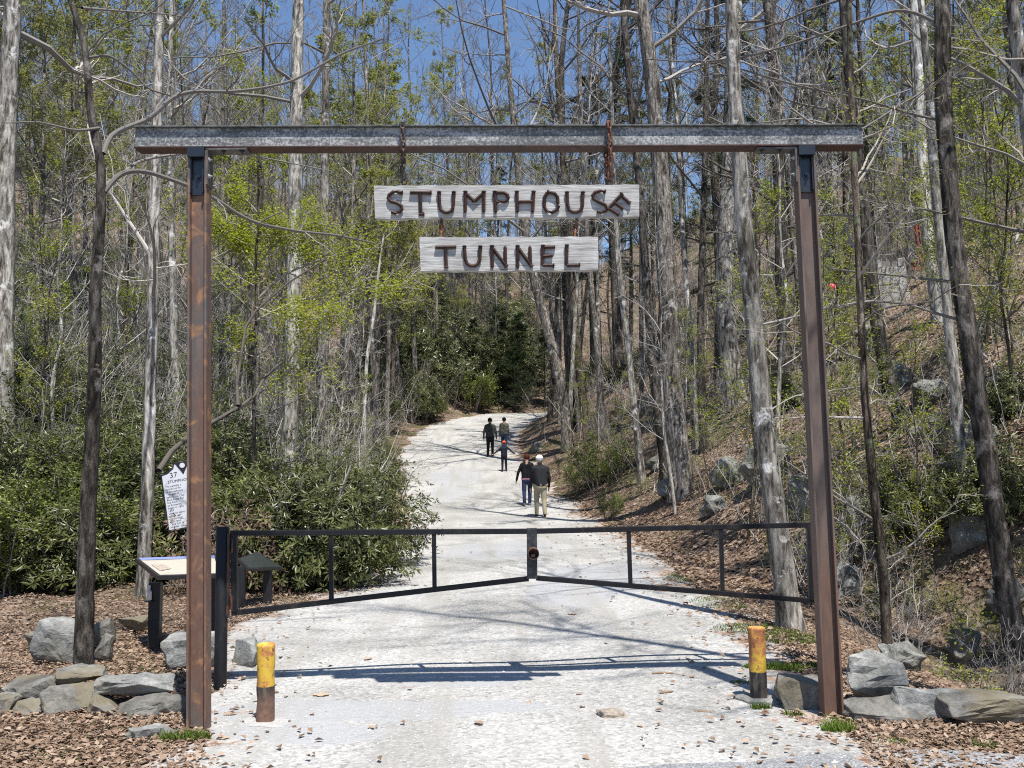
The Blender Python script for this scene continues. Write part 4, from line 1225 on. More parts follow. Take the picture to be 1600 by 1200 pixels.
    hem = spec.get('hem')
    if hem is not None:
        w_ = (np.abs(c[:, 2] / k - .905) < .018) & (np.abs(c[:, 0]) < .22 * k) & (mi <= 1); mi[w_] = 5
    me2.polygons.foreach_set('material_index', mi); me2.update()
    link('body', me2, t)
    # hair or cap shell
    hc = np.array((0, hy + .005, 1.662)) * k
    def shell(nm, mat_, rx, ry, rz, zlo, dz=0, back=0.):
        b = MB(); n = 18; m_ = 9; v = []
        for i in range(m_ + 1):
            ph = zlo + (math.pi / 2 - zlo) * i / m_
            for j in range(n):
                a = j / n * 2 * math.pi; wob = 1 + .02 * math.sin(5 * a + 3 * i)
                ph2 = ph - (back * (1 - i / m_) if math.sin(a) < .1 else 0)
                v.append(hc + np.array((rx * math.cos(ph2) * math.cos(a) * wob, ry * math.cos(ph2) * math.sin(a) * wob - .004, rz * math.sin(ph2) + dz)) * k)
        q = [[i * n + j, i * n + (j + 1) % n, (i + 1) * n + (j + 1) % n, (i + 1) * n + j] for i in range(m_) for j in range(n)]
        b.add(v, q); return b.build(nm, mat_, t, True)
    shell('hair', spec['mats'][4], .106, .116, .114, -.15, 0, pose.get('hairlen', .55))
    if cap is not None:
        co_ = shell('cap', cap, .112, .122, .119, .12, .004)
        b = MB(); v = []
        for i, rr in enumerate((.10, .16)):
            for j in range(9):
                a = R(30 + 15 * j); v.append(hc + np.array((rr * .95 * math.cos(a), rr * 1.12 * math.sin(a), .02 - .012 * i)) * k)
        v2 = [p + np.array((0, 0, .006 * k)) for p in v]
        b.add(v, [[j, j + 1, 9 + j + 1, 9 + j] for j in range(8)]); b.add(v2, [[j + 1, j, 9 + j, 9 + j + 1] for j in range(8)])
        b.build('visor', cap, co_)
    return t
def fab(n, c, v=.2, s=60): return plain(n, c, .85, .15, v, s, .2, .003)
SKIN = plain('skin', (.50, .30, .22), .55, .3, .05)
SHOE_B = fab('brown shoe', (.10, .05, .035)); SHOE_D = fab('dark shoe', (.03, .03, .032)); SHOE_G = fab('grey shoe', (.35, .36, .40))
NONE = fab('pink hem', (.75, .35, .40))
person('man in charcoal jacket, khaki trousers and white cap walking up the gravel road', 845, 808, 1.78,
       {'mats': [fab('charcoal jacket', (.024, .025, .028)), fab('khaki trousers', (.33, .29, .20)), SHOE_B, SKIN, fab('grey hair', (.55, .54, .52))]}, R(6),
       {'lean': .05, 'kn_l': (-.10, .10, .50), 'an_l': (-.10, .12, .09), 'kn_r': (.10, -.02, .50), 'an_r': (.10, -.14, .10), 'ft_r': .02, 'el_r': (.07, .03, -.28), 'wr_r': (.0, .10, -.24), 'collar': 1}, fab('white cap', (.85, .85, .85)), 1.18)
person('person with reddish hair in black jacket and blue jeans beside the khaki-trousered man', 824, 791, 1.68,
       {'mats': [fab('black jacket', (.014, .014, .016)), fab('blue jeans', (.03, .042, .085)), SHOE_G, SKIN, fab('reddish hair', (.085, .022, .016)), NONE], 'hem': 1}, R(-4),
       {'lean': .03, 'kn_r': (.09, .10, .50), 'an_r': (.08, .08, .09), 'kn_l': (-.10, -.02, .49), 'an_l': (-.09, -.12, .10), 'el_l': (-.12, -.02, -.26), 'wr_l': (-.06, .05, -.25), 'hairlen': .8}, None, 1.02)
person('child in dark navy clothes and orange cap with arms held out', 788, 738, 1.27,
       {'mats': [fab('navy hoodie', (.018, .021, .032)), fab('navy trousers', (.014, .016, .022)), SHOE_D, SKIN, fab('child hair', (.05, .03, .02))]}, R(3),
       {'lean': -.01, 'el_l': (-.22, 0, -.20), 'wr_l': (-.20, .02, -.14), 'el_r': (.22, 0, -.18), 'wr_r': (.20, .02, -.17), 'kn_l': (-.10, .04, .5), 'an_l': (-.11, -.06, .09), 'kn_r': (.10, .08, .5), 'an_r': (.12, .08, .09), 'collar': 1}, fab('orange cap', (.85, .10, .05)), .98)
person('tall person in grey-green jacket and black trousers walking ahead of the group', 766, 714, 1.80,
       {'mats': [plain('camouflage jacket', (.055, .057, .05), .9, .1, .7, 14), fab('black trousers', (.014, .014, .015)), SHOE_D, SKIN, fab('black hair', (.012, .011, .010))]}, R(-3),
       {'lean': .03, 'kn_l': (-.09, .02, .5), 'an_l': (-.10, -.10, .09), 'kn_r': (.10, .10, .5), 'an_r': (.10, .10, .09), 'el_l': (-.09, 0, -.28), 'el_r': (.08, .02, -.28), 'collar': 1}, None, 1.1)
person('person in mottled olive jacket and blue jeans walking beside the tall person', 788, 706, 1.66,
       {'mats': [plain('mottled olive jacket', (.095, .093, .07), .9, .1, .75, 13), fab('jeans', (.035, .05, .095)), SHOE_D, SKIN, fab('dark hair', (.02, .016, .012))]}, R(-8),
       {'lean': .03, 'kn_l': (-.09, .08, .5), 'an_l': (-.09, .06, .09), 'kn_r': (.09, 0, .5), 'an_r': (.09, -.10, .09), 'hairlen': .7}, None, 1.02)

# ================================================================== VEGETATION
def grow(rs, paths, rads, lens, spec):
    """one generation of side branches: vectorised over all parents"""
    N, k, _ = paths.shape
    c = spec['n']
    t = rs.uniform(spec['t0'], spec.get('t1', .98), (N, c))
    f = t * (k - 1); i = np.minimum(f.astype(int), k - 2); fr = (f - i)[..., None]
    ar = np.arange(N)[:, None]
    p = paths[ar, i] * (1 - fr) + paths[ar, i + 1] * fr
    tan = paths[ar, i + 1] - paths[ar, i]; tan /= np.linalg.norm(tan, axis=-1, keepdims=True) + 1e-9
    pr_ = rads[ar, i] * (1 - fr[..., 0]) + rads[ar, i + 1] * fr[..., 0]
    L = lens[:, None] * spec['len'] * (1 - spec.get('taper', .55) * t) * rs.uniform(.55, 1.2, (N, c))
    rnd = rs.normal(size=(N, c, 3)); rnd -= tan * np.sum(rnd * tan, -1, keepdims=True); rnd /= np.linalg.norm(rnd, axis=-1, keepdims=True) + 1e-9
    if spec.get('flat'):
        rnd[..., 2] *= 1 - spec['flat']; rnd /= np.linalg.norm(rnd, axis=-1, keepdims=True) + 1e-9
    an = np.radians(rs.normal(spec['ang'], spec.get('angs', 12), (N, c)))[..., None]
    d = tan * np.cos(an) + rnd * np.sin(an)
    d[..., 2] += spec.get('up', 0)
    d /= np.linalg.norm(d, axis=-1, keepdims=True)
    kk = spec['k']
    M_ = N * c
    p = p.reshape(M_, 3); d = d.reshape(M_, 3); L = L.reshape(M_); pr_ = pr_.reshape(M_)
    out = np.empty((M_, kk, 3)); out[:, 0] = p
    for s in range(1, kk):
        d = d + rs.normal(0, spec.get('wig', .18), (M_, 3)); d[:, 2] += spec.get('trop', .06)
        d /= np.linalg.norm(d, axis=1, keepdims=True)
        out[:, s] = out[:, s - 1] + d * (L / (kk - 1))[:, None]
    r0 = np.minimum(pr_ * spec.get('rr', .55), spec.get('rmax', 9)) * rs.uniform(.7, 1.1, M_)
    r0 = np.maximum(r0, spec.get('rmin', .003))
    rd = r0[:, None] * np.linspace(1, spec.get('rt', .4), kk)[None]
    return out, rd, L

def put(b, rs, paths, rads, sides, lo=0., hi=1.):
    v, q = tubes(paths, rads, sides)
    N, k, _ = paths.shape
    b.add(v, q, tint=np.repeat(rs.uniform(lo, hi, N), k * sides))

def tip_points(rs, paths, n, t0=.3):
    N, k, _ = paths.shape
    j = rs.integers(0, N, n); f = rs.uniform(t0, 1, n) * (k - 1); i = np.minimum(f.astype(int), k - 2); fr = (f - i)[:, None]
    return paths[j, i] * (1 - fr) + paths[j, i + 1] * fr, paths[j, i + 1] - paths[j, i]

def leaves_on(b, rs, paths, n, size, spread=.06, t0=.3, aspect=.6, up=.8, fold=.2):
    p, tn = tip_points(rs, paths, n, t0)
    p = p + rs.normal(0, spread, (n, 3))
    nr = rs.normal(0, .6, (n, 3)); nr[:, 2] = np.abs(nr[:, 2]) + up
    V, T = leaf_quads(p, nr, size * rs.uniform(.6, 1.25, n), aspect, fold, rs)
    b.add(V, tris=T, tint=np.repeat(rs.random(n), 4))

def trunk_mesh(rs, path, rad, mat, sides=14, flare=.35, lump=.05):
    """bark-rough tapered trunk along path, with a root flare"""
    path = np.asarray(path, float); rad = np.asarray(rad, float)
    n = max(24, len(path) * 6)
    d = np.r_[0, np.cumsum(np.linalg.norm(np.diff(path, axis=0), axis=1))]
    s = np.linspace(0, d[-1], n)
    pp = np.stack([np.interp(s, d, path[:, i]) for i in range(3)], -1)
    # soften the kinks
    for _ in range(4): pp[1:-1] = .25 * pp[:-2] + .5 * pp[1:-1] + .25 * pp[2:]
    rr = np.interp(s, d, rad)
    rr = rr * (1 + flare * np.exp(-s / (rad[0] * 3.2)))
    pp[1:, :2] += (np.cumsum(rs.normal(0, rad[0] * .05, (n - 1, 2)), 0) * .5)
    v, q = tubes(pp[None], rr[None], sides)
    V = v.reshape(n, sides, 3)
    th = np.arange(sides) * 2 * np.pi / sides
    ph = rs.uniform(0, 6.28, 4)
    off = 1 + lump * (np.sin(2 * th[None] + ph[0] + s[:, None] * .4) + .8 * np.sin(5 * th[None] + ph[1] + .3 * np.sin(s[:, None])) + .5 * rs.normal(size=(n, sides)))
    off += (.22 * np.exp(-s / (rad[0] * 2.2)))[:, None] * np.sin(4 * th[None] + ph[2])
    V = pp[:, None] + (V - pp[:, None]) * off[..., None]
    b = MB(); b.add(V.reshape(-1, 3), q)
    return b, pp, rr

PIER_A = (math.atan2(P(1352, 440, 30).x, 30), math.atan2(P(1452, 440, 30).x, 30))
def clear_of_view(x, y):
    if edge_l(y) - 1.0 < x < edge_r(y) + .7: return False
    if 12.5 < x < 19 and 19 < y < 31: return False
    return not (PIER_A[0] < math.atan2(x, y) < PIER_A[1] and 12 < y < YC + 1)

# ------------------------------------------------ trees one can single out in the photograph
HEROES = []
def hero(label, pts, Y, w0, w1, mat, tw, seed, leaves=None, br=10, ext=9.0, base=None, brlen=.28, t0=.25, limbs=(), dense=1.0, nleaf=0, lsz=.05, name='tree', group=None, lean=0., sides=14):
    """pts: trunk polyline in photograph pixels from foot to where it leaves the picture, at depth Y"""
    rs = np.random.default_rng(seed)
    if Y is None: Y = G(*pts[0]).y
    p0 = P(pts[0][0], pts[0][1], Y)
    z0 = tz(p0.x, Y) - .12
    O = np.array((p0.x, Y, z0))
    path = [np.zeros(3)]
    for i, (x, y) in enumerate(pts):
        q = np.array(P(x, y, Y + lean * i / len(pts))) - O
        if q[2] > .25: path.append(q)
    if len(path) < 2: path.append(np.array((0, 0, 2.)))
    nvis = len(path)
    d = path[-1] - path[-2]; d /= np.linalg.norm(d)
    e = path[-1]
    for j in range(3):
        d = d + np.array((rs.normal(0, .05), rs.normal(0, .05), .12)); d /= np.linalg.norm(d)
        e = e + d * ext / 3; path.append(e)
    path = np.array(path)
    L = np.linalg.norm(np.diff(path, axis=0), axis=1).sum()
    r0, r1 = w0 / 2 / F * Y, w1 / 2 / F * Y
    cum = np.r_[0, np.cumsum(np.linalg.norm(np.diff(path, axis=0), axis=1))]
    rad = np.where(cum <= cum[nvis - 1], r0 + (r1 - r0) * cum / max(cum[nvis - 1], .1), r1 * (1 - .75 * (cum - cum[nvis - 1]) / max(ext, .1)))
    t = thing(name, label, 'tree', O, 0, group)
    b, pp, rr = trunk_mesh(rs, path, rad, mat, 20, .28, .05)
    b.build('trunk', mat, t, True)
    HEROES.append((math.atan2(O[0] + path[nvis // 2][0], Y), Y, t['label']))
    b = MB(); lv = MB()
    tp, tr = pp[None], rr[None]
    A, ar_, La = grow(rs, tp, tr, np.array([L]), dict(n=br, t0=t0, len=brlen, ang=62, angs=16, k=7, wig=.16, trop=.05, rr=.42, rmax=r0 * .5, rmin=.008, taper=.4, rt=.3))
    put(b, rs, A, ar_, 6, .2, .9)
    B_, br_, Lb = grow(rs, A, ar_, La, dict(n=int(7 * dense), t0=.15, len=.5, ang=48, k=6, wig=.22, trop=.04, rr=.55, rmin=.004))
    put(b, rs, B_, br_, 4, .1, 1)
    C, cr, Lc = grow(rs, B_, br_, Lb, dict(n=int(6 * dense), t0=.1, len=.5, ang=45, k=5, wig=.28, trop=.03, rr=.6, rmin=.0022))
    put(b, rs, C, cr, 3, 0, 1)
    for lm in limbs:                      # hand-traced limbs: (pixels, depth shift, w0, w1)
        lp = np.array([np.array(P(x, y, Y + lm[1] * i / max(1, len(lm[0]) - 1))) - O for i, (x, y) in enumerate(lm[0])])
        # resample smooth
        n = max(12, len(lp) * 4); dd = np.r_[0, np.cumsum(np.linalg.norm(np.diff(lp, axis=0), axis=1))]; s = np.linspace(0, dd[-1], n)
        q = np.stack([np.interp(s, dd, lp[:, i]) for i in range(3)], -1)
        for _ in range(2): q[1:-1] = .25 * q[:-2] + .5 * q[1:-1] + .25 * q[2:]
        rl = np.linspace(lm[2], lm[3], n) / 2 / F * Y
        put(b, rs, q[None], rl[None], 8, .4, .7)
        b2, b2r, l2 = grow(rs, q[None], rl[None], np.array([dd[-1]]), dict(n=lm[4] if len(lm) > 4 else 9, t0=.2, len=.28, ang=50, k=6, wig=.22, trop=.05, rr=.5, rmin=.004))
        put(b, rs, b2, b2r, 4, .2, 1)
        b3, b3r, l3 = grow(rs, b2, b2r, l2, dict(n=4, t0=.2, len=.5, ang=45, k=4, wig=.25, trop=.05, rr=.6, rmin=.0022))
        put(b, rs, b3, b3r, 3, 0, 1)
        if nleaf: leaves_on(lv, rs, b3, nleaf // 3, lsz, .13)
    b.build('crown', tw, t)
    if leaves is not None and nleaf:
        leaves_on(lv, rs, C, nleaf, lsz, .08)
        lv.build('leaves', leaves, t)
    elif lv.n:
        lv.build('leaves', LEAF_SPRING, t)
    return t

hero('stout pale grey tree rising straight beside the left edge bushes', [(0, 760), (4, 480), (8, 300), (14, 120), (20, 0)], 15, 36, 27, BARK_PALE, TWIG_PALE, 101, None, 10, 8)
hero('thin dark forked tree rooted behind the left stone wall with long crooked limbs', [(130, 1045), (136, 820), (147, 600), (150, 450), (160, 300), (161, 240), (143, 190), (139, 100), (129, 40), (112, 0)], G(130, 1046).y, 27, 9, BARK_DARK, TWIG_GREY, 102, None, 7, 3.5, t0=.55, brlen=.2,
     limbs=[([(161, 240), (172, 210), (205, 196), (232, 188), (270, 150), (300, 142), (356, 144), (410, 138), (457, 127), (536, 82), (600, 60)], 1.0, 9, 3),
            ([(163, 300), (182, 275), (200, 266), (232, 268), (292, 289), (340, 312), (375, 337), (405, 350), (469, 362), (525, 367), (585, 380)], .9, 9, 3, 11),
            ([(163, 290), (195, 268), (215, 252), (250, 244), (292, 240), (380, 240), (440, 252), (520, 268)], 1.6, 6, 2),
            ([(139, 90), (170, 85), (205, 110), (232, 140), (268, 150)], .4, 5, 3), ([(128, 12), (150, 14), (200, 18), (260, 22), (300, 28)], 1.2, 5, 2),
            ([(155, 200), (120, 205), (60, 190), (10, 192)], -.5, 5, 2)])
hero('slender smooth pale tree standing behind the historical marker', [(224, 930), (232, 760), (237, 600), (241, 430), (245, 250), (248, 110), (250, 0)], 11.5, 21, 15, BARK_PALE, TWIG_PALE, 103, None, 8, 7)
hero('tall straight pale poplar with speckled bark behind the gate bushes', [(445, 790), (452, 640), (456, 480), (459, 300), (461, 120), (463, 0)], 20, 27, 18, BARK_PALE, TWIG_PALE, 104, LEAF_BUD, 10, 9, nleaf=500, t0=.45)
hero('straight grey poplar with flaking bark just right of the speckled pale poplar', [(500, 770), (504, 600), (507, 450), (508, 250), (511, 0)], 25, 19, 11, BARK_GREY, TWIG_GREY, 105, LEAF_BUD, 12, 9, nleaf=900, t0=.4)
hero('slim leaning dead pale stem on the left bank above the road', [(569, 640), (573, 560), (585, 490), (590, 440)], 33, 7, 4, BARK_WHITE, TWIG_PALE, 106, None, 4, 3)
hero('leaning grey trunk at the top of the road on the right bank', [(885, 640), (870, 570), (848, 490), (832, 430), (815, 330), (800, 180)], 38, 17, 10, BARK_GREY, TWIG_GREY, 107, None, 24, 11, t0=.35, brlen=.30, dense=1.3)
hero('dark straight trunk right behind the leaning grey trunk', [(893, 630), (889, 520), (885, 430), (880, 250), (876, 100)], 41, 17, 9, BARK_DARK, TWIG_DARK, 108, None, 20, 9, t0=.4, dense=1.2)
hero('brown trunk leaning slightly left beside the round green bush', [(912, 625), (901, 540), (893, 430), (880, 260), (868, 80)], 40, 14, 8, BARK_BROWN, TWIG_GREY, 109, None, 10, 9)
hero('thin grey stem rising just right of the round green bush', [(938, 600), (928, 500), (920, 420), (912, 300), (905, 120)], 36, 10, 6, BARK_GREY, TWIG_GREY, 110, None, 8, 7)
hero('slim tan young tree on the leafy bank before the stout twin trunk', [(1004, 752), (994, 660), (984, 560), (975, 480), (966, 400), (962, 300), (958, 180)], None, 12, 6, BARK_PALE, TWIG_PALE, 111, None, 9, 6)
hero('stout straight grey tree on the bank above the road bend', [(1066, 776), (1056, 660), (1047, 520), (1040, 420), (1030, 260), (1018, 120), (998, 0)], None, 33, 22, BARK_GREY, TWIG_GREY, 112, None, 10, 9, t0=.4)
hero('dark companion trunk close behind the stout straight grey tree', [(1040, 730), (1022, 600), (1012, 470), (1000, 300), (985, 150), (972, 0)], 24, 16, 10, BARK_DARK, TWIG_DARK, 113, None, 9, 9, t0=.4)
hero('broad pale trunk standing behind the two dark stems on the slope', [(1150, 650), (1143, 580), (1132, 480), (1136, 300), (1143, 150), (1146, 0)], 28, 30, 22, BARK_PALE, TWIG_PALE, 114, None, 9, 8, t0=.4)
hero('mottled grey tree with flaky bark leaning at the road verge behind the gate', [(1236, 975), (1216, 830), (1197, 690), (1183, 540), (1172, 430), (1160, 300), (1150, 160), (1142, 0)], G(1236, 985).y + .1, 34, 19, BARK_PALE, TWIG_PALE, 115, LEAF_SPRING, 20, 10, nleaf=900, t0=.36, brlen=.30, lsz=.035,
     limbs=[([(1186, 508), (1215, 502), (1250, 493), (1300, 480), (1360, 469), (1420, 476)], .9, 4, 2), ([(1205, 640), (1240, 618), (1300, 610), (1380, 600)], .9, 3, 1.4)])
hero('thin leafy sapling rising between the pale boulder and the ditch', [(1386, 1000), (1380, 900), (1366, 780), (1352, 640), (1345, 520), (1340, 400), (1332, 240), (1326, 60), (1325, 0)], 8.9, 15, 9, BARK_BROWN, TWIG_GREY, 116, LEAF_SPRING, 22, 4, nleaf=1900, t0=.08, brlen=.13, lsz=.032)
hero('dark trunk on the slope just right of the right steel post', [(1425, 790), (1395, 640), (1370, 500), (1358, 390), (1342, 250), (1326, 120), (1318, 0)], 15, 22, 13, BARK_DARK, TWIG_GREY, 117, LEAF_SPRING, 11, 6, nleaf=260, lsz=.04)
hero('white-barked tree standing before the concrete pier', [(1470, 520), (1457, 440), (1448, 340), (1440, 220), (1434, 90), (1430, 0)], 22, 19, 12, BARK_WHITE, TWIG_PALE, 118, None, 9, 7, t0=.35)
hero('big dark leaning tree behind the right stone row', [(1596, 1090), (1572, 940), (1551, 780), (1530, 640), (1508, 500), (1488, 380), (1478, 240), (1470, 120), (1472, 0)], G(1592, 1092).y + .4, 34, 23, BARK_DARK, TWIG_GREY, 119, None, 22, 11, t0=.48, brlen=.30,
     limbs=[([(1500, 500), (1470, 492), (1420, 475), (1360, 470), (1300, 484)], .6, 5, 2), ([(1490, 440), (1460, 438), (1400, 430), (1330, 424), (1290, 418)], .9, 5, 2),
            ([(1472, 40), (1430, 18), (1400, 14), (1330, 38), (1250, 66), (1170, 88), (1090, 98), (1010, 92)], .5, 6, 2.5), ([(1478, 190), (1430, 180), (1350, 155), (1250, 135), (1130, 100), (1070, 60), (1035, 20)], .7, 5, 2)])
hero('pale slim trunk growing against the big dark leaning tree', [(1502, 780), (1498, 640), (1486, 520), (1476, 420), (1462, 300), (1452, 150), (1440, 0)], 11.5, 17, 10, BARK_PALE, TWIG_PALE, 120, None, 9, 6, t0=.3)
hero('smooth grey trunk at the right margin beyond the dark leaning tree', [(1640, 470), (1622, 330), (1604, 180), (1590, 60), (1584, 0)], 12, 26, 20, BARK_PALE, TWIG_PALE, 121, LEAF_SPRING, 9, 5, nleaf=500, lsz=.04)
hero('dark crooked tree high on the right slope left of the right steel post', [(1228, 620), (1222, 470), (1218, 300), (1210, 130), (1200, 0)], 24, 20, 15, BARK_DARK, TWIG_DARK, 122, LEAF_BUD, 10, 7, nleaf=300)
hero('upright brown trunk on the slope above the mottled tree', [(1328, 600), (1326, 430), (1322, 260), (1318, 90), (1316, 0)], 26, 17, 12, BARK_BROWN, TWIG_GREY, 123, None, 10, 8)
hero('thin dark double stem between the stout grey tree and broad pale trunk', [(1098, 640), (1094, 520), (1098, 400), (1102, 240), (1106, 60)], 25, 12, 8, BARK_DARK, TWIG_DARK, 124, None, 9, 7)
hero('dark evergreen pine on the far right bank above the beam', [(968, 600), (962, 420), (952, 260), (962, 120), (985, 0)], 45, 16, 11, BARK_DARK, TWIG_DARK, 125, LEAF_NEEDLE, 26, 6, nleaf=9000, t0=.5, brlen=.24, lsz=.11)
hero('short broken snag branching low on the right slope', [(1528, 520), (1545, 470), (1560, 430), (1575, 400)], 14, 15, 7, BARK_PALE, TWIG_PALE, 126, None, 5, 1.5)
hero('young tree with bright yellow-green leaf layers overhanging the left bank', [(398, 720), (396, 600), (402, 500), (398, 420), (404, 340)], 16, 7, 4, BARK_DARK, TWIG_GREY, 127, LEAF_SPRING, 12, 1.2, nleaf=5400, t0=.3, brlen=.3, lsz=.06,
     limbs=[([(400, 470), (440, 430), (500, 405), (560, 390), (620, 385)], .8, 4, 1.5, 14), ([(402, 500), (460, 470), (540, 455), (600, 445), (655, 452)], .5, 4, 1.5, 14), ([(398, 420), (430, 380), (480, 355), (520, 350)], .4, 3, 1.5, 12), ([(398, 420), (370, 380), (352, 360), (335, 365)], .4, 3, 1.5, 10), ([(400, 480), (430, 490), (480, 500), (540, 490)], -.6, 3, 1.5, 12)])
# leaning dead limb across the thicket
rs_ = np.random.default_rng(5)
q0 = P(248, 735, 13.0)
dl = thing('dead_limb', 'dark crooked dead limb leaning across the thicket behind the marker', 'dead limb', q0)
b = MB()
for pts, w0, w1 in (([(248, 735), (268, 705), (300, 678), (350, 650), (380, 632), (398, 618), (412, 592), (440, 566)], 9, 4), ([(372, 634), (370, 600), (376, 560), (384, 510), (400, 485), (450, 442), (510, 404)], 6, 2.5)):
    q = np.array([np.array(P(x, y, 13.0 + .3 * i)) - np.array(q0) for i, (x, y) in enumerate(pts)])
    put(b, rs_, q[None], (np.linspace(w0, w1, len(q)) / 2 / F * 13.5)[None], 8, .3, .6)
    b2, r2, l2 = grow(rs_, q[None], (np.linspace(w0, w1, len(q)) / 2 / F * 13.5)[None], np.array([3.]), dict(n=7, t0=.4, len=.3, ang=45, k=6, wig=.2, trop=.06, rr=.4, rmin=.004))
    put(b, rs_, b2, r2, 4)
b.build('limb', TWIG_DARK, dl, True)

SHORT = {'stout pale grey tree rising straight beside the left edge bushes': 'stout pale edge tree', 'thin dark forked tree rooted behind the left stone wall with long crooked limbs': 'thin dark forked tree', 'slender smooth pale tree standing behind the historical marker': 'slender smooth pale tree', 'tall straight pale poplar with speckled bark behind the gate bushes': 'speckled pale poplar', 'straight grey poplar with flaking bark just right of the speckled pale poplar': 'flaking grey poplar', 'slim leaning dead pale stem on the left bank above the road': 'leaning dead pale stem', 'leaning grey trunk at the top of the road on the right bank': 'leaning grey trunk', 'dark straight trunk right behind the leaning grey trunk': 'dark straight trunk', 'brown trunk leaning slightly left beside the round green bush': 'brown leaning trunk', 'thin grey stem rising just right of the round green bush': 'thin grey stem', 'slim tan young tree on the leafy bank before the stout twin trunk': 'slim tan tree', 'stout straight grey tree on the bank above the road bend': 'stout straight grey tree', 'dark companion trunk close behind the stout straight grey tree': 'dark companion trunk', 'broad pale trunk standing behind the two dark stems on the slope': 'broad pale trunk', 'mottled grey tree with flaky bark leaning at the road verge behind the gate': 'mottled leaning tree', 'thin leafy sapling rising between the pale boulder and the ditch': 'thin leafy sapling', 'dark trunk on the slope just right of the right steel post': 'dark slope trunk', 'white-barked tree standing before the concrete pier': 'white-barked tree', 'big dark leaning tree behind the right stone row': 'big dark leaning tree', 'pale slim trunk growing against the big dark leaning tree': 'pale slim trunk', 'smooth grey trunk at the right margin beyond the dark leaning tree': 'smooth grey trunk', 'dark crooked tree high on the right slope left of the right steel post': 'dark crooked tree', 'upright brown trunk on the slope above the mottled tree': 'upright brown trunk', 'thin dark double stem between the stout grey tree and broad pale trunk': 'thin dark double stem', 'dark evergreen pine on the far right bank above the beam': 'dark pine', 'short broken snag branching low on the right slope': 'broken snag', 'young tree with bright yellow-green leaf layers overhanging the left bank': 'yellow-green young tree'}
# ------------------------------------------------ background trees: built once per kind, then copied
def bg_tree(name, label, H, r0, mat, tw, seed, leaves=None, nleaf=0, lsz=.05, br=26, t0=.3, brlen=.26, ang=52, bend=.05, conifer=False, dense=(7, 8)):
    rs = np.random.default_rng(seed)
    n = 9; z = np.linspace(0, H, n)
    path = np.stack([np.cumsum(rs.normal(0, bend, n)), np.cumsum(rs.normal(0, bend, n)), z], -1); path -= path[0]; path[0, 2] = -.3
    rad = r0 * (1 - .82 * (z / H) ** .9)
    t = thing(name, label, 'tree', (0, -400, -100))
    b, pp, rr = trunk_mesh(rs, path, rad, mat, 8, .3, .035)
    b.build('trunk', mat, t, True)
    b = MB()
    A, ar_, La = grow(rs, pp[None], rr[None], np.array([H]), dict(n=br, t0=t0, len=brlen, ang=ang if not conifer else 85, k=6, wig=.12, trop=.10 if not conifer else -.03, rr=.45, rmin=.012, taper=.6 if not conifer else .85, rt=.25))
    put(b, rs, A, ar_, 4, .2, .9)
    B_, br_, Lb = grow(rs, A, ar_, La, dict(n=dense[0], t0=.15, len=.48, ang=42, k=4, wig=.18, trop=.05, rr=.5, rmin=.006, flat=.6 if conifer else 0))
    put(b, rs, B_, br_, 3, .1, 1)
    C, cr, Lc = grow(rs, B_, br_, Lb, dict(n=dense[1], t0=.1, len=.55, ang=40, k=3, wig=.2, trop=.05, rr=.6, rmin=.0055, flat=.5 if conifer else 0))
    put(b, rs, C, cr, 3, 0, 1)
    b.build('crown', tw, t)
    if leaves is not None:
        lv = MB(); leaves_on(lv, rs, C, nleaf, lsz, .05, .1, .22 if conifer else .6, .8)
        lv.build('leaves', leaves, t)
    return t
KIND = {}
KIND['bareA'] = bg_tree('bare_tree', 'x', 20, .135, BARK_GREY, TWIG_GREY, 201)
KIND['bareB'] = bg_tree('bare_tree', 'x', 17, .115, BARK_PALE, TWIG_PALE, 202, br=22, t0=.4)
KIND['bareC'] = bg_tree('bare_tree', 'x', 22, .15, BARK_DARK, TWIG_DARK, 203, br=28, t0=.35, bend=.09)
KIND['bareD'] = bg_tree('bare_tree', 'x', 13, .085, BARK_BROWN, TWIG_GREY, 204, br=24, t0=.2, bend=.1)
KIND['bareE'] = bg_tree('bare_tree', 'x', 9, .05, BARK_PALE, TWIG_PALE, 205, br=22, t0=.15, brlen=.3, bend=.1)
KIND['budA'] = bg_tree('budding_tree', 'x', 18, .115, BARK_GREY, TWIG_GREY, 206, LEAF_BUD, 9500, .10, br=26, t0=.28)
KIND['budB'] = bg_tree('budding_tree', 'x', 14, .10, BARK_BROWN, TWIG_GREY, 207, LEAF_SPRING, 8000, .085, br=24, t0=.2, bend=.09)
KIND['sap'] = bg_tree('leafy_sapling', 'x', 5.5, .03, BARK_BROWN, TWIG_GREY, 208, LEAF_SPRING, 2300, .055, br=20, t0=.12, brlen=.3, bend=.07, dense=(6, 4))
KIND['hem'] = bg_tree('hemlock_tree', 'x', 10, .12, BARK_DARK, TWIG_DARK, 210, LEAF_NEEDLE, 24000, .17, br=64, t0=.06, brlen=.36, conifer=True, dense=(8, 5))
KIND['pine'] = bg_tree('evergreen_tree', 'x', 16, .15, BARK_DARK, TWIG_DARK, 209, LEAF_NEEDLE, 15000, .15, br=46, t0=.25, brlen=.24, conifer=True, dense=(9, 6))
USED = set()
def beside(x, y):
    """name the picked-out tree that this one stands behind or beside"""
    a = math.atan2(x, y)
    c = [(abs(a - h[0]), h) for h in HEROES]
    d, h = min(c, key=lambda q: q[0])
    s = SHORT[h[2]]
    return ('behind the ' if y > h[1] + 1 else 'beside the ') + s
SIZE = lambda sc: 'big ' if sc > 1.08 else ('small ' if sc < .88 else '')
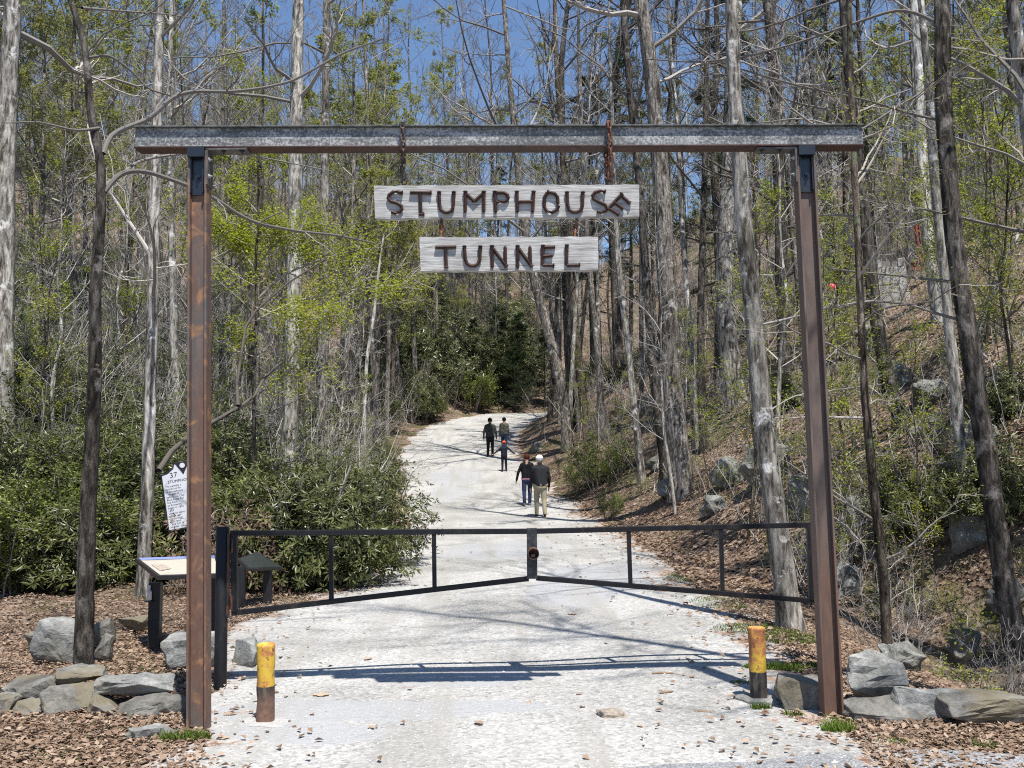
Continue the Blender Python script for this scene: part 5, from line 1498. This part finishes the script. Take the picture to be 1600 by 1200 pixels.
def plant(kind, x, y, sc, label, group, rz=None, sz=None, tl=None):
    r = KIND[kind]; z = tz(x, y) - .05
    rz = rng.random() * 6.28 if rz is None else rz
    tl = tl or (rng.normal(0, .035), rng.normal(0, .035))
    scl = (sc, sc, sc * (sz or 1))
    if kind not in USED:
        USED.add(kind); r.location = (x, y, z); r.rotation_euler = (tl[0], tl[1], rz); r.scale = scl; r['label'] = label; r['group'] = group; return r
    return copy_tree(r, (x, y, z), rz, scl, label, group, tl)

def spots(n, xr, yr, mind, cond=None, tries=60):
    out = []
    for _ in range(n * tries):
        if len(out) >= n: break
        y = rng.uniform(*yr); x = rng.uniform(*xr(y))
        if not clear_of_view(x, y) or (cond and not cond(x, y)): continue
        if all((x - a) ** 2 + (y - c) ** 2 > mind ** 2 for a, c in out): out.append((x, y))
    return out
NAMES = {'bareA': 'bare grey tree', 'bareB': 'bare pale-barked tree', 'bareC': 'dark-barked bare tree', 'bareD': 'thin brown tree', 'bareE': 'pale bare sapling',
         'budA': 'pale-budding grey tree', 'budB': 'yellow-green leafing tree', 'sap': 'bright green leafy sapling', 'pine': 'dark green evergreen tree', 'hem': 'dense low-branched dark evergreen'}
def forest(n, xr, yr, mind, mixk, where, wgroup, smin=.8, smax=1.2, cond=None):
    ks = [k for k, _ in mixk]; w_ = np.array([a for _, a in mixk], float); w_ /= w_.sum()
    for x, y in spots(n, xr, yr, mind, cond):
        k = ks[rng.choice(len(ks), p=w_)]
        s_ = rng.uniform(smin, smax)
        plant(k, x, y, s_, SIZE(s_ * 1.1 / smax) + NAMES[k] + ' ' + where + ' ' + beside(x, y), {'bareA': 'bare trees', 'bareB': 'bare trees', 'bareC': 'bare trees', 'bareD': 'bare trees', 'bareE': 'bare saplings', 'budA': 'budding trees', 'budB': 'budding trees', 'sap': 'leafy saplings', 'pine': 'evergreen trees'}[k] + ' ' + wgroup)
forest(66, lambda y: (edge_r(y) + 1.5, .62 * y + 3), (24, 64), 1.7, [('bareA', 3), ('bareB', 2), ('bareC', 4), ('bareD', 3), ('budA', 2.5), ('budB', 1.6), ('pine', .6)], 'on the right slope', 'on the right slope')
forest(62, lambda y: (-.62 * y - 3, edge_l(y) - 3), (20, 64), 1.8, [('bareA', 3), ('bareB', 3), ('bareC', 1.5), ('bareD', 3), ('budA', 3.5), ('budB', 2.4), ('pine', .3)], 'on the left hillside', 'on the left hillside')
forest(165, lambda y: (-.60 * y, .60 * y), (67, 125), 2.0, [('bareA', 4), ('bareB', 3), ('bareC', 2), ('bareD', 2), ('budA', 5), ('budB', 1.6), ('pine', .25)], 'on the far hill', 'on the far hill', .75, 1.1)
forest(26, lambda y: (edge_r(y) + .8, .6 * y), (13, 36), 1.3, [('bareE', 1.6), ('sap', 2.8)], 'among right slope rocks', 'on the right slope', .6, 1.1)
forest(36, lambda y: (-.6 * y, edge_l(y) - 1.5), (15, 42), 1.2, [('bareE', 3), ('sap', 1.6)], 'in the left thicket', 'on the left hillside', .6, 1.2)
for x_, y_, sc in ((-2.6, 66.0, .62), (-1.0, 66.6, .75), (.6, 67.4, .7), (2.4, 66.2, .6), (.2, 64.6, .5)):
    plant('hem', x_, y_, sc, SIZE(sc) + NAMES['hem'] + ' over the shaded hollow ' + beside(x_, y_), 'evergreens over the hollow')
for px, Y_, sc in ((1338, 11.5, .8), (1302, 13.5, .9), (1420, 10.4, .6), (1578, 12.5, .9), (1545, 16, 1.0), (1290, 10.6, .55), (1500, 19, 1.1), (1110, 19.5, .7), (40, 15.5, .8), (95, 17, .9), (60, 19, 1.0)):
    x_ = P(px, 700, Y_).x
    plant('sap', x_, Y_, sc, NAMES['sap'] + (' among right slope rocks ' if x_ > 0 else ' in the left thicket ') + beside(x_, Y_), 'leafy saplings on the right slope' if x_ > 0 else 'leafy saplings on the left hillside')
plant('bareC', 4.7, 5.2, .8, 'dark bare tree leaning over the road beside the end of the stone row', 'trees beside the stone row', .6, None, (R(-3), R(-13)))
plant('bareA', 5.6, 6.9, .85, 'grey bare tree leaning over the road beyond the end of the stone row', 'trees beside the stone row', 2.0, None, (R(2), R(-15)))
plant('bareD', 5.6, 8.8, 1.15, 'thin brown tree leaning over the road beyond the big dark leaning tree', 'trees beside the stone row', 3.6, None, (R(0), R(-13)))
for x, y, k, sc in ((-3.2, 75, 'budB', 1.1), (-8, 58, 'budB', 1.2), (-6, 70, 'budA', 1.2), (4.6, 52, 'pine', 1.2), (7.5, 57, 'pine', 1.1), (-6.4, 59, 'bareA', 1.4), (-6.8, 55.5, 'budA', 1.5), (-7.7, 50.5, 'bareA', 1.35), (-3.2, 72.5, 'bareA', 1.5), (-4.7, 75.5, 'budA', 1.5), (-2.0, 79, 'bareC', 1.5), (-6.6, 34, 'budA', 1.2), (-5.8, 38.5, 'bareA', 1.25), (-6.6, 47, 'budA', 1.3), (3.0, 40, 'bareA', 1.0), (2.4, 45, 'budA', 1.1), (-7.8, 44, 'budA', 1.15), (-9.5, 50, 'bareA', 1.2), (-7.4, 53, 'budB', 1.35), (-5.5, 66, 'bareA', 1.15), (-.5, 70, 'bareC', 1.1), (3, 57, 'bareA', 1.1), (2, 48, 'bareC', .95), (-1.5, 80, 'budA', 1.2), (1.5, 76, 'bareA', 1.2), (-4.5, 84, 'bareA', 1.2)):
    plant(k, x, y, sc, SIZE(sc) + NAMES[k] + ' by the road top ' + beside(x, y), 'trees flanking the top of the road')
for k in KIND:
    if k not in USED: plant(k, rng.uniform(-10, 10), 90, 1, NAMES[k] + ' on the hill beyond the top of the road', 'trees on the far hill')

# far wood: bare trunks and twigs that merge into one grey mass along the crest
rs_ = np.random.default_rng(77)
b = MB()
n = 280
y = rs_.uniform(95, 180, n); x = rs_.uniform(-.62, .62, n) * y
H = rs_.uniform(11, 19, n); z = terrain(x, y)
kk = 6
base = np.stack([x, y, z - .3], -1)
pth = base[:, None, :] + np.linspace(0, 1, kk)[None, :, None] * np.stack([rs_.normal(0, .7, n), rs_.normal(0, .7, n), H], -1)[:, None, :]
rd = rs_.uniform(.09, .2, n)[:, None] * np.linspace(1, .2, kk)[None]
put(b, rs_, pth, rd, 5, .2, 1)
A, ar_, La = grow(rs_, pth, rd, H, dict(n=12, t0=.3, len=.24, ang=50, k=5, wig=.12, trop=.1, rr=.5, rmin=.02, taper=.6)); put(b, rs_, A, ar_, 3, .1, 1)
B_, br_, Lb = grow(rs_, A, ar_, La, dict(n=5, t0=.15, len=.5, ang=42, k=3, wig=.18, trop=.05, rr=.5, rmin=.012)); put(b, rs_, B_, br_, 3, 0, 1)
tag(b.build('far_wood', TWIG_PALE), 'grey mass of bare trees along the crest of the far hill', 'woodland', kind='stuff')

# ------------------------------------------------ shrubs
def rhodo(seed, W, H, nw, leaf=LEAF_RHODO, lsz=.12, per=8, dead=0.):
    rs = np.random.default_rng(seed)
    t = thing('rhododendron_bush', 'x', 'bush', (0, -400, -100))
    b = MB()
    ns = 16
    a = rs.random(ns) * 6.28; rr = np.sqrt(rs.random(ns)) * W * .34
    p0 = np.stack([rr * .4 * np.cos(a), rr * .4 * np.sin(a), np.full(ns, -.15)], -1); p1 = np.stack([rr * np.cos(a), rr * np.sin(a), H * rs.uniform(.55, .9, ns)], -1)
    S = p0[:, None] + (p1 - p0)[:, None] * np.linspace(0, 1, 6)[None, :, None] + np.cumsum(rs.normal(0, .05, (ns, 6, 3)), 1)
    S[:, 0] = p0
    sr = rs.uniform(.012, .024, ns)[:, None] * np.linspace(1, .5, 6)[None]
    put(b, rs, S, sr, 5, .2, .8)
    A, ar_, La = grow(rs, S, sr, np.full(ns, H), dict(n=9, t0=.2, len=.42, ang=55, k=5, wig=.25, trop=.06, rr=.6, rmin=.004)); put(b, rs, A, ar_, 3, .1, .9)
    b.build('stems', TWIG_GREY, t)
    lv = MB()
    # leaf whorls spread over a lumpy dome, thinning inward
    d = rs.normal(size=(nw, 3)); d[:, 2] = np.abs(d[:, 2]) * .9 - .12; d /= np.linalg.norm(d, axis=1, keepdims=True)
    ph = np.arctan2(d[:, 1], d[:, 0])
    lump = 1 + .20 * np.sin(3 * ph + seed) * np.cos(2.3 * d[:, 2] * 3 + seed) + .14 * np.sin(7 * ph + 2 * seed + 4 * d[:, 2]) + .10 * np.sin(11 * ph + 9 * d[:, 2])
    r_ = (rs.random(nw) ** .38) * lump
    c = d * r_[:, None] * np.array([W / 2, W / 2, H * .8]); c[:, 2] += H * .18
    ax = d * .8 + rs.normal(0, .35, (nw, 3)); ax[:, 2] += .5; ax /= np.linalg.norm(ax, axis=1, keepdims=True)
    per_ = per
    th = rs.random((nw, 1)) * 6.28 + np.arange(per_)[None] * (2 * np.pi / per_) + rs.normal(0, .25, (nw, per_))
    ref = np.cross(ax, rs.normal(size=(nw, 3))); ref /= np.linalg.norm(ref, axis=1, keepdims=True); bt_ = np.cross(ax, ref)
    rad = ref[:, None] * np.cos(th)[..., None] + bt_[:, None] * np.sin(th)[..., None]
    droop = rs.normal(.10, .35, (nw, per_))[..., None]
    la = rad + ax[:, None] * droop; la[..., 2] -= .22; la /= np.linalg.norm(la, axis=-1, keepdims=True)
    nr = ax[:, None] * 1.0 - rad * droop + rs.normal(0, .15, (nw, per_, 3))
    pos = np.repeat(c[:, None], per_, 1) + rad * .012
    n_ = nw * per_
    V, T = leaf_quads(pos.reshape(-1, 3), nr.reshape(-1, 3), (lsz * rs.uniform(.65, 1.2, (nw, per_))).ravel(), .27, -.12, rs, la.reshape(-1, 3))
    tint = np.clip(np.repeat(rs.normal(.45, .22, nw), per_) + rs.normal(0, .1, n_), 0, 1)
    lv.add(V, tris=T, tint=np.repeat(tint, 4))
    lv.build('foliage', leaf, t)
    return t
def shrub(seed, W, H, nst, leaf=None, nleaf=0, lsz=.05, tw=TWIG_PALE, name='bare_shrub'):
    rs = np.random.default_rng(seed)
    t = thing(name, 'x', 'bush', (0, -400, -100))
    a = rs.random(nst) * 6.28
    p0 = np.stack([W * .12 * np.cos(a), W * .12 * np.sin(a), np.full(nst, -.15)], -1)
    dr = np.stack([np.cos(a) * rs.uniform(.1, .6, nst) * W / 2, np.sin(a) * rs.uniform(.1, .6, nst) * W / 2, H * rs.uniform(.5, 1, nst)], -1)
    S = p0[:, None] + dr[:, None] * np.linspace(0, 1, 7)[None, :, None] + np.cumsum(rs.normal(0, .04, (nst, 7, 3)), 1)
    S[:, 0] = p0
    sr = rs.uniform(.006, .016, nst)[:, None] * np.linspace(1, .4, 7)[None]
    b = MB(); put(b, rs, S, sr, 4, .2, 1)
    A, ar_, La = grow(rs, S, sr, np.full(nst, H), dict(n=9, t0=.2, len=.38, ang=50, k=5, wig=.25, trop=.03, rr=.6, rmin=.0035)); put(b, rs, A, ar_, 3, 0, 1)
    B_, br_, Lb = grow(rs, A, ar_, La, dict(n=5, t0=.15, len=.5, ang=45, k=3, wig=.25, trop=.03, rr=.6, rmin=.0022)); put(b, rs, B_, br_, 3, 0, 1)
    b.build('stems', tw, t)
    if leaf is not None:
        lv = MB(); leaves_on(lv, rs, np.concatenate([A[:, -3:], B_]), nleaf, lsz, .05, .1, .55, .7)
        lv.build('foliage', leaf, t)
    return t
SH = {}
SH['rA'] = rhodo(301, 2.3, 1.9, 1500); SH['rB'] = rhodo(302, 2.8, 2.3, 1700); SH['rC'] = rhodo(303, 1.7, 1.4, 1000, lsz=.11)
SH['dry'] = rhodo(304, 1.7, 1.2, 520, LEAF_RHODO_DRY, .095, 6)
SH['bare'] = shrub(311, 2.4, 2.2, 16); SH['bareb'] = shrub(312, 3.0, 3.0, 14, None, 0, .05, TWIG_GREY)
SH['green'] = shrub(313, 2.2, 1.9, 16, LEAF_SHRUB, 7000, .06, TWIG_GREY, 'leafy_shrub')
SH['fresh'] = shrub(314, 1.2, 1.0, 9, LEAF_SPRING, 650, .045, TWIG_GREY, 'leafy_shrub')
SN = {'rA': 'dense dark rhododendron bush', 'rB': 'large dark rhododendron bush', 'rC': 'small dark rhododendron bush', 'dry': 'withered brown-leaved bush', 'bare': 'bare pale twiggy shrub', 'bareb': 'tall bare grey twiggy shrub', 'green': 'leafy mid-green shrub', 'fresh': 'small shrub in bright fresh leaf'}
def bush(kind, x, y, sc, label, group, sink=0):
    r = SH[kind]; z = tz(x, y) - .03 - sink; rz = rng.random() * 6.28
    sc3 = (sc * rng.uniform(.9, 1.12), sc * rng.uniform(.9, 1.12), sc * rng.uniform(.88, 1.1))
    if kind not in USED:
        USED.add(kind); r.location = (x, y, z); r.rotation_euler = (0, 0, rz); r.scale = sc3; r['label'] = label; r['group'] = group; return r
    return copy_tree(r, (x, y, z), rz, sc3, label, group)
def bpx(kind, px, Y, sc, label, group=None):
    p = P(px, 700, Y); return bush(kind, p.x, Y, sc, label, group or 'single bushes')
# bushes that stand out
for px, Y, k, sc, lab in ((520, 12.6, 'rA', .92, 'glossy rhododendron spilling over the left road edge behind the gate'), (475, 12.4, 'rC', 1.1, 'rhododendron behind the all-black reading panel'), (440, 13.4, 'rA', .95, 'rhododendron between the black panel and the speckled poplar'),
        (560, 15.0, 'rB', .85, 'rounded rhododendron rising behind the one at the road edge'), (402, 12.35, 'dry', 1.05, 'withered brown-leaved rhododendron behind the black gate post'), (352, 11.9, 'dry', .95, 'withered brown bush right behind the left steel post'),
        (318, 13.1, 'rC', 1.1, 'low rhododendron beside the historical marker'), (940, 30, 'green', 1.3, 'round bright green bush on the bank right of the walkers'), (908, 31, 'green', .75, 'low green bush hanging over the bank beside the walkers'), (950, 24, 'green', .5, 'small green bush by the road bend')):
    bpx(k, px, Y, sc, lab)
for px, Y, k, sc, lab in ((10, 12.0, 'green', 1.0, 'light green shrub mound at the foot of the stout pale edge tree'), (70, 12.6, 'green', .9, 'light green shrub left of the thin dark forked tree'), (130, 12.3, 'rC', 1.0, 'low rhododendron directly behind the thin dark forked tree'), (175, 12.8, 'green', .9, 'leafy green shrub between the thin dark and the slender pale tree'),
        (250, 13.0, 'rC', 1.1, 'rhododendron just behind the slender smooth pale tree'), (40, 13.8, 'bareb', .9, 'tall twiggy shrub behind the light green shrub'), (110, 14.2, 'green', 1.1, 'bright shrub rising over the low rhododendrons'), (205, 14.4, 'rB', .85, 'tall rhododendron behind the slender smooth pale tree'), (-40, 12.8, 'rB', .9, 'rhododendron beyond the stout pale edge tree')):
    bpx(k, px, Y, sc, lab)
def bushes(n, xr, yr, mind, mixk, where, group, smin, smax, cond=None):
    ks = [k for k, _ in mixk]; w_ = np.array([a for _, a in mixk], float); w_ /= w_.sum()
    for x, y in spots(n, xr, yr, mind, cond):
        k = ks[rng.choice(len(ks), p=w_)]
        s_ = rng.uniform(smin, smax)
        bush(k, x, y, s_, SN[k] + ' ' + where + ' ' + beside(x, y), group)
bushes(135, lambda y: (-.62 * y - 1, edge_l(y) - 1.0), (13, 38), 1.05, [('rA', 2.2), ('rB', 2.4), ('rC', 1.6), ('green', 3.4), ('bare', 2.2), ('bareb', 1.4), ('fresh', 1.6)], 'in the left thicket', 'bushes of the left thicket', .75, 1.15)
bushes(95, lambda y: (-.62 * y, edge_l(y) - 1.0), (34, 64), 1.6, [('rA', 1), ('rB', 2.5), ('green', 2.6), ('bare', 3.6), ('bareb', 4)], 'on the left hillside', 'bushes of the left hillside', .9, 1.5)
bushes(34, lambda y: (-9, 6.5), (64, 75), 1.25, [('rB', 2.4), ('green', 3.4), ('bareb', 4)], 'by the road top', 'bushes at the top of the road', 1.5, 2.5)
bushes(18, lambda y: (edge_r(y) + 1.2, .62 * y), (13, 26), 1.7, [('fresh', 4), ('bare', .8), ('rC', .7)], 'on the right slope', 'bushes of the right slope', .45, .85)
bushes(80, lambda y: (edge_r(y) + .9, .62 * y), (27, 64), 1.5, [('fresh', 2), ('green', 2), ('bare', 3), ('bareb', 3.5), ('rC', .7)], 'on the right slope', 'bushes of the right slope', .6, 1.2)
bushes(30, lambda y: (edge_r(y) + 1.5, .62 * y), (8.0, 13), .6, [('fresh', 4), ('bare', 1.5), ('rC', 1.0)], 'in the ditch', 'bushes of the ditch', .45, .8)
bushes(170, lambda y: (-.6 * y, .6 * y), (67, 112), 2.0, [('bareb', 5), ('bare', 4), ('green', 2), ('rB', .5)], 'on the far hill', 'bushes of the far hill', 1.2, 2.0)
for k in SH:
    if k not in USED: bush(k, rng.uniform(-20, -10), 60, 1, SN[k] + ' on the left hillside', 'bushes of the left hillside')

# brushwood: the tangle of twigs and seedlings that covers both hillsides
rs_ = np.random.default_rng(91)
def brush(n, xf, yr, h0, h1, name, label, leafn, lmat, lsz, tw):
    y = yr[0] * (yr[1] / yr[0]) ** rs_.random(n); lo, hi = xf(y); x = lo + (hi - lo) * rs_.random(n)
    ok = ~((x > edge_l(y) - .6) & (x < edge_r(y) + .5)); x, y = x[ok], y[ok]; n = len(x)
    H = rs_.uniform(h0, h1, n); base = np.stack([x, y, terrain(x, y) - .05], -1)
    dr = np.stack([rs_.normal(0, .35, n) * H, rs_.normal(0, .35, n) * H, H], -1)
    pth = base[:, None] + dr[:, None] * np.linspace(0, 1, 4)[None, :, None]; pth[:, 1:] += np.cumsum(rs_.normal(0, .06, (n, 3, 3)), 1) * H[:, None, None] * .6
    rd = (rs_.uniform(.004, .010, n) * (1 + y / 60))[:, None] * np.linspace(1, .35, 4)[None]
    b = MB(); put(b, rs_, pth, rd, 3, 0, 1)
    A, ar_, La = grow(rs_, pth, rd, H, dict(n=4, t0=.25, len=.5, ang=45, k=3, wig=.25, trop=.06, rr=.6, rmin=.003)); put(b, rs_, A, ar_, 3, 0, 1)
    tag(b.build(name, tw), label, 'brushwood', kind='stuff')
    if leafn:
        lv = MB(); leaves_on(lv, rs_, A, leafn, lsz, .08, .1, .55, .6)
        tag(lv.build(name + '_leaves', lmat), 'small green leaves on the ' + name.replace('_', ' '), 'leaves', kind='stuff')
brush(1500, lambda y: (-.62 * y, edge_l(y) - .8), (17, 40), .8, 3.0, 'hillside_brush', 'tangle of thin bare stems in the left thicket', 9000, LEAF_SHRUB, .08, TWIG_PALE)
brush(1600, lambda y: (-.62 * y, edge_l(y) - .8), (40, 75), 1.2, 3.8, 'upper_brush', 'tangle of thin bare stems high on the left hillside', 12000, LEAF_SHRUB, .11, TWIG_GREY)
brush(480, lambda y: (edge_r(y) + 1.0, .62 * y), (11, 26), .25, 1.1, 'slope_brush', 'thin bare seedlings scattered over the right slope', 5000, LEAF_SHRUB, .05, TWIG_PALE)
brush(1500, lambda y: (edge_r(y) + 1.0, .62 * y), (26, 70), .6, 2.6, 'bank_brush', 'tangle of thin bare stems high on the right slope', 9000, LEAF_SHRUB, .09, TWIG_GREY)
brush(2400, lambda y: (-.6 * y, .6 * y), (68, 130), 1.5, 4.5, 'far_brush', 'grey haze of thin stems under the far trees', 9000, LEAF_BUD, .16, TWIG_PALE)
